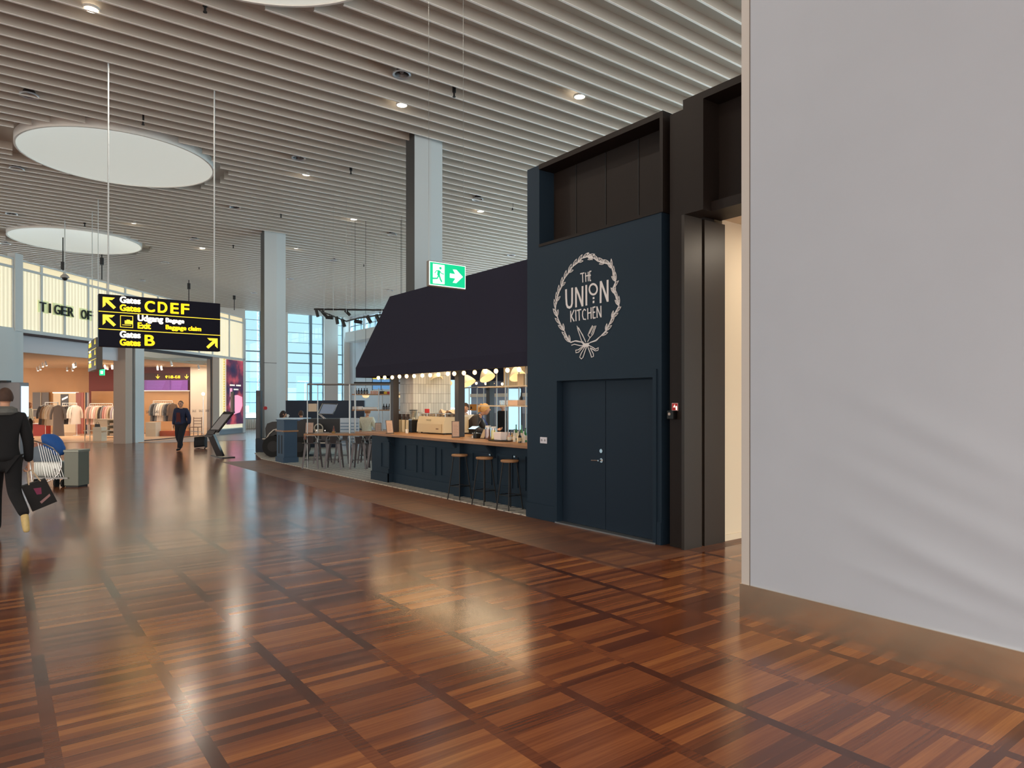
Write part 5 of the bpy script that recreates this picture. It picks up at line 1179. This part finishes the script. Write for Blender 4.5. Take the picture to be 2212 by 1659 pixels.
# shelf rack between table and bar
dS = 18.9
t = thing('pipe_shelf_rack', 'steel pipe rack with two wooden shelves left of the bar post', 'shelf rack', (0, 0, 0))
for u, dd in ((757, .3), (766, .75), (818, 0), (826, .45), (868, 0)): p = Q(u, dS+dd); MB().cyl((p.x, p.y, .012), (p.x, p.y, ZV(838, dS)), .014, n=8).build('pipe_post', M_pipe, t, True)
zsh = []
for v in (851, 885):
    z = ZV(v, dS); zsh.append(z); a, b = Q(760, dS), Q(872, dS); o_ = RD(0, .42)-RD(0, 0); m = MB(); m.prism([Vector((p.x, p.y, z-.03)) for p in (a, b, b+o_, a+o_)], (0, 0, .03)); m.build('shelf_board', M_oak, t)
p0 = None
for i, (u, k) in enumerate([(769, 0), (775, 0), (781, 0), (787, 0), (793, 0), (829, 1), (835, 1), (841, 1), (866, 1)]):
    q = Q(u, dS+.15, zsh[k]); lb = '%s dark bottle from the left on the %s wooden shelf' % (ORD[i if i < 5 else i-5], ('upper', 'lower')[k]); gp = 'dark bottles on the wooden shelves'
    if p0 is None:
        p0 = thing('dark_bottle', lb, 'bottle', q, 0, gp); MB().lathe([(0, 0), (.032, 0), (.032, .09), (.012, .12), (.012, .165), (0, .165)], n=14).build('bottle_body', mat('bottle_black', (28, 28, 34), .15), p0, True); MB().lathe([(.033, .025), (.033, .075)], n=14).build('label', mat('label_grey', (95, 95, 100)), p0, True)
    else: dup(p0, q, 0, lb)
p0 = None
for i, u in enumerate((802, 806.5, 811, 815.5)):
    q = Q(u, dS+.12, zsh[0]); lb = ORD[i]+' pink jar from the left on the upper wooden shelf'
    if p0 is None:
        p0 = thing('pink_jar', lb, 'jar', q, 0, 'pink jars on the upper wooden shelf'); MB().cyl((0, 0, 0), (0, 0, .08), .026, n=14).build('jar_body', mat('jar_pink', (220, 170, 150), .3), p0, True); MB().cyl((0, 0, .08), (0, 0, .1), .027, n=14).build('lid', M_white, p0, True)
    else: dup(p0, q, 0, lb)
for u, k, w_, h_, c, lb in ((826, 0, .07, .08, (30, 26, 30), 'black snack packet on the upper wooden shelf'), (833, 0, .07, .07, (225, 190, 40), 'yellow snack packet on the upper wooden shelf'), (842, 0, .08, .07, (180, 40, 50), 'red snack packet beside the left dark post'), (769, 1, .09, .09, (205, 200, 195), 'tan carton at the left end of the lower wooden shelf'), (779, 1, .06, .09, (235, 235, 235), 'white carton second on the lower wooden shelf'), (800, 1, .2, .07, (235, 232, 228), 'pile of white plates on the lower wooden shelf')):
    q = Q(u, dS+.15, zsh[k]); tag(MB().bbox(-w_, w_, -.07, .07, 0, h_, .015).build('packet' if k == 0 else 'carton', mat('pack_%d' % u, c, .5), None, True, q, -A), lb, 'packet' if k == 0 else 'box')
# globe lamp under shelf level, behind
for u, lb in ((790, 'glowing bowl lamp hanging behind the upper wooden shelf'), (866, 'glowing bowl lamp right of the left dark post')):
    q = QV(u, 853, 22.5); t = thing('bowl_lamp', lb, 'lamp', q, 0, 'glowing bowl lamps'); MB().lathe([(0, -.11), (.09, -.08), (.13, 0), (0, 0)], n=20).build('bowl', M_shin, t, True); MB().lathe([(.13, 0), (.05, .1), (0, .12)], n=16).build('cap', M_shade, t, True); MB().cyl((0, 0, .1), (0, 0, H+.18-q.z), .006).build('cord', M_blk, t)
# menu screens
t = thing('menu_screens', 'row of blue screens with a yellow heading left of the bar', 'screen', Q(805, 24.5), -A)
k = 24.5/FPX
for i in range(3): 
    x = (i*19)*k; MB().box(x, x+18*k, 0, .06, ZV(841, 24.5), ZV(820, 24.5)).build('display', mat('display_blue', (90, 150, 205), .3, emit=.5), t)
    MB().box(x-1.2*k, x, -.01, .07, ZV(843, 24.5), ZV(811, 24.5)).build('display_frame', M_blk, t)
MB().box(0, 34*k, 0, .05, ZV(818, 24.5), ZV(812, 24.5)).build('yellow_heading', M_yel, t)
for x in (2, 50): MB().cyl((x*k, .1, ZV(843, 24.5)), (x*k, .1, 7.78), .005).build('wire', M_pipe, t)
m = MB().tube([QV(765, 827, 22), QV(870, 827.5, 22)], .03, 6)
for u in (767, 868): p = Q(u, 22); m.cyl((p.x, p.y, ZV(827, 22)), (p.x, p.y, 7.78), .005, n=6)
tag(m.build('black_rail', M_blk), 'thin black hanging rail above the wooden shelf rack', 'rail')
# ================================================================ PEOPLE
def skin(nodes, edges, root, sub=2):
    names = list(nodes); idx = {n: i for i, n in enumerate(names)}
    me = bpy.data.meshes.new('s'); me.from_pydata([nodes[n][0] for n in names], [(idx[a], idx[b]) for a, b in edges], []); me.update()
    o = bpy.data.objects.new('s', me); COL.objects.link(o)
    o.modifiers.new('k', 'SKIN'); 
    sv = me.skin_vertices[0].data
    for i, n in enumerate(names):
        r = nodes[n][1]; sv[i].radius = (r, r) if isinstance(r, (int, float)) else r; sv[i].use_root = (n == root)
    m = o.modifiers.new('u', 'SUBSURF'); m.levels = sub; m.render_levels = sub
    dg = bpy.context.evaluated_depsgraph_get(); out = bpy.data.meshes.new_from_object(o.evaluated_get(dg))
    bpy.data.objects.remove(o); bpy.data.meshes.remove(me)
    vs = [v.co.copy() for v in out.vertices]; fs = [tuple(p.vertices) for p in out.polygons]; bpy.data.meshes.remove(out); return vs, fs
BASE = dict(pelvis=(0, 0, .95), waist=(0, 0, 1.10), chest=(0, 0, 1.30), neckb=(0, -.01, 1.46), neck=(0, .0, 1.53), head=(0, .02, 1.63),
            shR=(.18, -.01, 1.41), elR=(.24, -.03, 1.14), wrR=(.24, .05, .90), shL=(-.18, -.01, 1.41), elL=(-.24, -.03, 1.14), wrL=(-.24, .05, .90),
            hipR=(.09, 0, .90), knR=(.10, .03, .50), anR=(.10, -.02, .09), toR=(.11, .14, .04), hipL=(-.09, 0, .90), knL=(-.10, .03, .50), anL=(-.10, -.02, .09), toL=(-.11, .14, .04))
RAD = dict(pelvis=.12, waist=.11, chest=.135, neckb=.065, neck=.052, shR=.062, shL=.062, elR=.042, elL=.042, wrR=.028, wrL=.028,
           hipR=.085, hipL=.085, knR=.058, knL=.058, anR=.040, anL=.040, toR=.032, toL=.032)
def person(lb, loc, rotz, J={}, top='black', bottom='dark', shoe='black', hair='brown', sc_=1.0, look=0.0, hairlen=0, bun=False, bulk=1.0, grip=.5, legs=True, hood=None):
    P = {k: Vector(v) for k, v in BASE.items()}; P.update({k: Vector(v) for k, v in J.items()})
    t = thing('person', lb, 'person', loc, rotz); t.scale = (sc_,)*3
    tor = [('pelvis', 'waist'), ('waist', 'chest'), ('chest', 'neckb'), ('neckb', 'neck')]
    arms = [('chest', 'shR'), ('shR', 'elR'), ('elR', 'wrR'), ('chest', 'shL'), ('shL', 'elL'), ('elL', 'wrL')]
    lg_ = [('pelvis', 'hipR'), ('hipR', 'knR'), ('knR', 'anR'), ('anR', 'toR'), ('pelvis', 'hipL'), ('hipL', 'knL'), ('knL', 'anL'), ('anL', 'toL')]
    E_ = tor+arms+lg_
    nd = {k: (tuple(P[k]), RAD[k]*.92) for k in RAD}
    vs, fs = skin(nd, E_, 'pelvis')
    m = MB(); m.add(vs, fs)
    # head: one smooth head with jaw, nose, ears, eyes, mouth
    hc = P['head']; Rm = Matrix.Rotation(look, 3, 'Z'); n, k = 18, 12; hv = []
    for i in range(k+1):
        ph = math.pi*i/k; zz = -math.cos(ph)
        for j in range(n):
            a = 2*math.pi*j/n; rr = math.sin(ph); x = .076*rr*math.cos(a); y = .096*rr*math.sin(a); z = .118*zz
            if zz < 0: x *= 1+.28*zz; y = y*(1+.15*zz)+.012*(-zz)
            hv.append(Rm @ Vector((x, y, z))+hc)
    m.add(hv, [(i*n+j, i*n+(j+1) % n, (i+1)*n+(j+1) % n, (i+1)*n+j) for i in range(k) for j in range(n)])
    f = lambda x, y, z: Rm @ Vector((x, y, z))+hc
    m.cyl(P['neck'], f(0, -.01, -.05), .050, .052, 12)
    m.add([f(-.012, .092, -.02), f(.012, .092, -.02), f(0, .092, .022), f(0, .120, -.018)], [(0, 1, 3), (1, 2, 3), (2, 0, 3)])
    for s in (-1, 1): m.ball(f(s*.078, 0, -.005), .028, 10, (.35, .6, 1.0))
    # hands with five fingers
    for sd in 'RL':
        w_ = P['wr'+sd]; dr = (w_-P['el'+sd]).normalized(); s = 1 if sd == 'R' else -1
        side = Vector((0, 1, 0)); side = (side-dr*side.dot(dr)).normalized(); pn = dr.cross(side)*s
        c = w_+dr*.05
        pal = [w_-side*.022-pn*.012, w_+side*.022-pn*.012, w_+side*.022+pn*.012, w_-side*.022+pn*.012]
        e_ = w_+dr*.095; pal2 = [e_-side*.038-pn*.010, e_+side*.038-pn*.010, e_+side*.038+pn*.010, e_-side*.038+pn*.010]
        m.add(pal+pal2, [(0, 1, 2, 3), (7, 6, 5, 4), (0, 4, 5, 1), (1, 5, 6, 2), (2, 6, 7, 3), (3, 7, 4, 0)])
        for q, (of, ln) in enumerate(((-.029, .055), (-.010, .068), (.010, .072), (.029, .066))):
            b0 = e_+side*of; b1 = b0+(dr*math.cos(grip*.7)+pn*-math.sin(grip*.7))*ln*.45; b2 = b1+(dr*math.cos(grip*1.9)-pn*math.sin(grip*1.9))*ln*.35; b3 = b2+(dr*math.cos(grip*2.9)-pn*math.sin(grip*2.9))*ln*.3
            m.tube([b0, b1, b2, b3], .0085, 6)
        m.tube([w_+dr*.03+side*.02, w_+dr*.062+side*.048-pn*.01, w_+dr*.09+side*.05-pn*.025], .0095, 6)
    m.cur = 1
    for s in (-1, 1): m.ball(f(s*.030, .088, .012), .011, 8, (1, .6, .7)).box(*[v for v in (0, 0, 0, 0, 0, 0)])
    m.cur = 2; m.add([f(-.022, .094, -.055), f(.022, .094, -.055), f(.018, .096, -.065), f(-.018, .096, -.065)], [(0, 1, 2, 3)])
    m.build('body', [M_skin, M_eye, M_lip], t, True)
    CT = {'black': (14, 15, 19), 'navy': (34, 42, 70), 'cream': (222, 214, 190), 'charcoal': (62, 56, 54), 'white': (215, 210, 205), 'dark': (28, 31, 40), 'brown': (70, 48, 38), 'blond': (205, 160, 100), 'darkhair': (38, 28, 25), 'bald': (120, 95, 80), 'tan': (205, 180, 120), 'blue': (70, 100, 140), 'grey': (100, 102, 100), 'ginger': (150, 95, 55), 'maroon': (88, 40, 40)}
    cm = lambda c, r=.9: mat('wear_'+c, CT[c], r, noise=.25, nscale=30)
    nt_ = {k: (tuple(P[k]), (RAD[k]+(.018 if k[:2] in ('sh', 'el', 'wr') else .024))*bulk) for k in ('waist', 'chest', 'neckb', 'shR', 'elR', 'wrR', 'shL', 'elL', 'wrL')}
    hemp = P['pelvis']+Vector((0, 0, -.07)); nt_['hem'] = (tuple(hemp), (RAD['pelvis']+.055)*bulk); nt_['mid'] = (tuple(P['pelvis']+Vector((0, 0, .05))), (RAD['pelvis']+.045)*bulk)
    nt_['neckb'] = (tuple(P['neckb']), .078)
    vs, fs = skin(nt_, [('hem', 'mid'), ('mid', 'waist'), ('waist', 'chest'), ('chest', 'neckb')]+arms, 'hem'); m = MB().add(vs, fs)
    m.build('jacket', cm(top), t, True)
    if legs:
        ext = {'an'+q: P['an'+q]+(P['an'+q]-P['kn'+q])*.10 for q in 'RL'}; nb = {k: (tuple(ext.get(k, P[k])), (RAD[k]+.016)*(1.0 if k == 'pelvis' else bulk)) for k in ('pelvis', 'hipR', 'knR', 'anR', 'hipL', 'knL', 'anL')}
        vs, fs = skin(nb, [e for e in lg_ if 'to' not in e[1][:2]], 'pelvis'); MB().add(vs, fs).build('trousers', cm(bottom), t, True)
        for sd in 'RL':
            a, b = P['an'+sd], P['to'+sd]; d_ = (b-a).normalized(); he = a-Vector((0, .04, .04)) if abs(d_.z) < .8 else a
            m = MB(); vs, fs = skin({'h': (tuple(a+Vector((0, -.03, -.03)) if abs(d_.z) < .8 else a), .045), 'm': (tuple((a+b)/2-(Vector((0, 0, .01)))), .046), 't': (tuple(b+d_*.03), .036)}, [('h', 'm'), ('m', 't')], 'h'); m.add(vs, fs).build('shoe', cm(shoe, .5), t, True)
    # hair
    if hair:
        m = MB(); hv = []; lim = .62 if hair != 'bald' else .45; n, k = 18, 10
        for i in range(k+1):
            ph = math.pi*(i/k)*lim
            for j in range(n):
                a = 2*math.pi*j/n; front = math.sin(a)
                p2 = ph*(1-.38*max(0, front)); x = .086*math.sin(p2)*math.cos(a); y = .106*math.sin(p2)*math.sin(a)-.006; z = .130*math.cos(p2)
                if hairlen and front < .35 and i > k-4: z -= hairlen*(i-(k-4))/4; y -= .02
                wob = 1+.03*math.sin(a*7+i); hv.append(Rm @ Vector((x*wob, y*wob, z))+hc)
        m.add(hv, [(i*n+j, i*n+(j+1) % n, (i+1)*n+(j+1) % n, (i+1)*n+j) for i in range(k) for j in range(n)])
        if bun: m.ball(f(0, -.085, .085), .040, 12); m.tube([f(0, -.10, .08), f(0, -.14, .03), f(0, -.13, -.06)], .026, 8)
        m.build('hair', cm(hair, .7), t, True)
    if hood:
        MB().lathe([(.10, -.05), (.135, -.02), (.13, .03), (.075, .06)], tuple(P['neckb']+Vector((0, -.01, .02))), 18).build('collar', cm(hood), t, True)
    return t, P, f
# runner at the left edge, seen from behind
t, P, f = person('person in black coat hurrying away at the left edge with a black bag', Q(9, 8.6), R(2), dict(
    pelvis=(.0, 0, 1.00), waist=(.0, .02, 1.15), chest=(.01, .05, 1.38), neckb=(.01, .07, 1.57), neck=(.01, .09, 1.64), head=(.015, .11, 1.76),
    shR=(.19, .05, 1.50), elR=(.25, .0, 1.20), wrR=(.255, .04, .93), shL=(-.20, .05, 1.50), elL=(-.28, .1, 1.2), wrL=(-.24, .28, 1.02),
    hipR=(.09, -.02, .94), knR=(.10, -.02, .56), anR=(.185, -.36, .33), toR=(.205, -.40, .12), hipL=(-.09, .02, .94), knL=(-.09, .22, .55), anL=(-.08, .22, .10), toL=(-.08, .40, .05)),
    'black', 'black', 'tan', 'brown', bulk=1.12, grip=.9, hood='grey')
b = P['wrR']+Vector((0, 0, -.10)); wp = Matrix.Rotation(R(2), 4, 'Z') @ b+t.location
bt = thing('carrier_bag', 'black paper carrier bag with cream handles in the hurrying person\'s hand', 'bag', wp, -A)
rx = Matrix.Rotation(R(-22), 4, 'Y') @ Matrix.Rotation(R(8), 4, 'X')
MB().prism([(-.14, -.06, -.17), (.13, -.06, -.17), (.155, -.06, -.50), (-.13, -.06, -.52)], (0, .13, 0)).build('bag_body', mat('bag_black', (14, 10, 12), .75), bt)
bt.rotation_euler = (0, R(-18), R(2))
MB().tube([(-.06, -.06, -.18), (-.02, -.02, -.02), (.0, 0, .0), (.03, -.02, -.02), (.07, -.06, -.18)], .008, 6).tube([(-.06, .07, -.18), (-.02, .02, -.02), (.03, .02, -.02), (.07, .07, -.18)], .008, 6).build('bag_handle', mat('cord_cream', (205, 180, 150)), bt)
MB().prism([(-.03, -.063, -.24), (.05, -.063, -.26), (.03, -.063, -.34), (-.02, -.063, -.33)], (0, .003, 0)).build('magenta_print', mat('print_magenta', (120, 25, 70)), bt)
MB().prism([(-.02, -.063, -.43), (.11, -.063, -.37), (.11, -.063, -.40), (-.01, -.063, -.46)], (0, .003, 0)).build('pale_print', mat('print_pale', (150, 110, 110)), bt)
# walking man
t, P, f = person('older man in open navy jacket walking forward and pulling a cabin bag', Q(391, 24.0), -A+math.pi, dict(
    knR=(.10, .02, .50), anR=(.10, -.22, .16), toR=(.11, -.10, .06), knL=(-.05, .12, .50), anL=(-.02, .16, .09), toL=(-.02, .32, .05), hipL=(-.09, 0, .90),
    elL=(-.26, -.05, 1.16), wrL=(-.27, -.02, .92), elR=(.25, -.06, 1.15), wrR=(.24, .04, .90)), 'navy', 'dark', 'black', 'bald', bulk=1.32)
MB().prism([(-.08, .17, .98), (.08, .17, .98), (.06, .195, 1.34), (-.06, .195, 1.34)], (0, .012, 0)).build('maroon_shirt', mat('wear_maroon', (88, 40, 40), .9), t)
m = MB()
for s in (-1, 1): m.box(s*.034-.024, s*.034+.024, .108, .112, 1.63, 1.655)
m.box(-.012, .012, .110, .113, 1.645, 1.650).build('sunglasses', M_blk, t)
# barista leaning to the right behind the bar
t, P, f = person('blond woman in dark jacket leaning over the till behind the bar', Q(1040, 14.4), -A-math.pi/2, dict(
    pelvis=(0, -.32, .98), waist=(0, -.28, 1.10), chest=(0, -.17, 1.28), neckb=(0, -.05, 1.40), neck=(0, .0, 1.46), head=(0, .08, 1.55),
    shR=(.17, -.12, 1.36), elR=(.24, -.12, 1.12), wrR=(.15, .12, 1.10), shL=(-.17, -.08, 1.36), elL=(-.22, .05, 1.14), wrL=(-.16, .30, 1.12),
    hipR=(.09, -.33, .93), knR=(.1, -.28, .5), anR=(.1, -.30, .09), toR=(.1, -.14, .05), hipL=(-.09, -.33, .93), knL=(-.1, -.28, .5), anL=(-.1, -.30, .09), toL=(-.1, -.14, .05)), 'charcoal', 'dark', 'black', 'blond', bun=True, grip=.6)
MB().tube([(.05, .02, 1.40), (.06, .12, 1.25), (.02, .14, 1.14)], .006, 5).box(.0, .04, .13, .15, 1.08, 1.15).build('blue_lanyard', mat('lanyard_blue', (40, 70, 190)), t)
person('person in black top standing far behind the bar facing left', Q(1087, 18.6), -A+math.pi*.72, {}, 'black', 'dark', 'black', 'darkhair')
person('person in pale shirt mostly hidden by the middle dark post', Q(1006, 16.2), -A+math.pi, {}, 'white', 'dark', 'black', 'brown', sc_=.96)
SIT = dict(pelvis=(0, 0, .60), waist=(0, .02, .75), chest=(0, .03, .97), neckb=(0, .03, 1.12), neck=(0, .05, 1.18), head=(0, .08, 1.29), shR=(.18, .02, 1.07), elR=(.24, .05, .82), wrR=(.16, .30, .80), shL=(-.18, .02, 1.07), elL=(-.24, .05, .82), wrL=(-.16, .30, .80),
           hipR=(.09, .03, .57), knR=(.12, .42, .55), anR=(.12, .36, .13), toR=(.12, .50, .07), hipL=(-.09, .03, .57), knL=(-.12, .42, .55), anL=(-.12, .36, .13), toL=(-.12, .50, .07))
q = Q(792, 20.4, .13); person('blond person in a cream sweater sitting with the back to the hall', q, -A+R(-12), SIT, 'cream', 'dark', 'white', 'ginger')
t = thing('wooden_table', 'pale wooden table in front of the person in cream', 'table', Q(800, 19.9), -A); MB().bbox(-.62, .30, .8, 1.4, .80, .84, .01).build('top', M_oak, t); MB().cyl((-.2, 1.1, .012), (-.2, 1.1, .8), .04).build('leg', M_blk, t)
t = thing('stool_seat', 'dark seat under the person in the cream sweater', 'stool', Q(792, 20.4), -A); MB().cyl((0, 0, .57), (0, 0, .60), .17, n=20).build('seat', M_blk, t); MB().cyl((0, 0, .012), (0, 0, .57), .03).build('post', M_blk, t)
q = Q(607, 23.2, 0); t, P, f = person('dark haired woman sipping from a white mug behind the car', q, -A-math.pi*.42, SIT, 'black', 'dark', 'black', 'darkhair', hairlen=.06)
w_ = f(0, .13, -.05); wp = Matrix.Rotation(-A-math.pi*.42, 4, 'Z') @ w_+t.location
tag(MB().lathe([(0, 0), (.035, 0), (.04, .10), (.036, .1), (.03, .008)], n=14).tube([(.04, 0, .08), (.07, 0, .06), (.04, 0, .02)], .006, 6).build('mug', M_white, None, True, (wp.x, wp.y, wp.z-.05)), 'white mug held to the mouth of the dark haired woman', 'mug')
tag(MB().bbox(-.8, .9, -.25, .25, .012, .48, .03).build('bench', mat('bench_navy', (34, 44, 60), .7), None, True, Q(608, 23.3), -A), 'dark bench under the woman with the mug', 'bench')
q = Q(652, 23.6, 0); person('person with light brown hair in dark clothes sitting by the car windscreen', q, -A+math.pi*.2, SIT, 'blue', 'dark', 'black', 'brown')
person('person with long reddish blond hair and cream jacket inside the shop', Q(63, 31.0), -A+R(-25), {}, 'cream', 'black', 'black', 'ginger', hairlen=.22, sc_=.97)
# general lighting of the hall: added warm fill lamps, separate from the modelled downlights
for x, y in ((-6, 2), (-6, 11), (-6, 20), (1, -3), (1.2, 5), (2, 13.2), (-1.5, 24), (4.5, 22), (3.5, 8), (12, 18), (8, 30), (12, 36)):
    area('hall_fill', (x, y, H-.02), (0, 0, 0), .22, 60, (1, .86, .70))
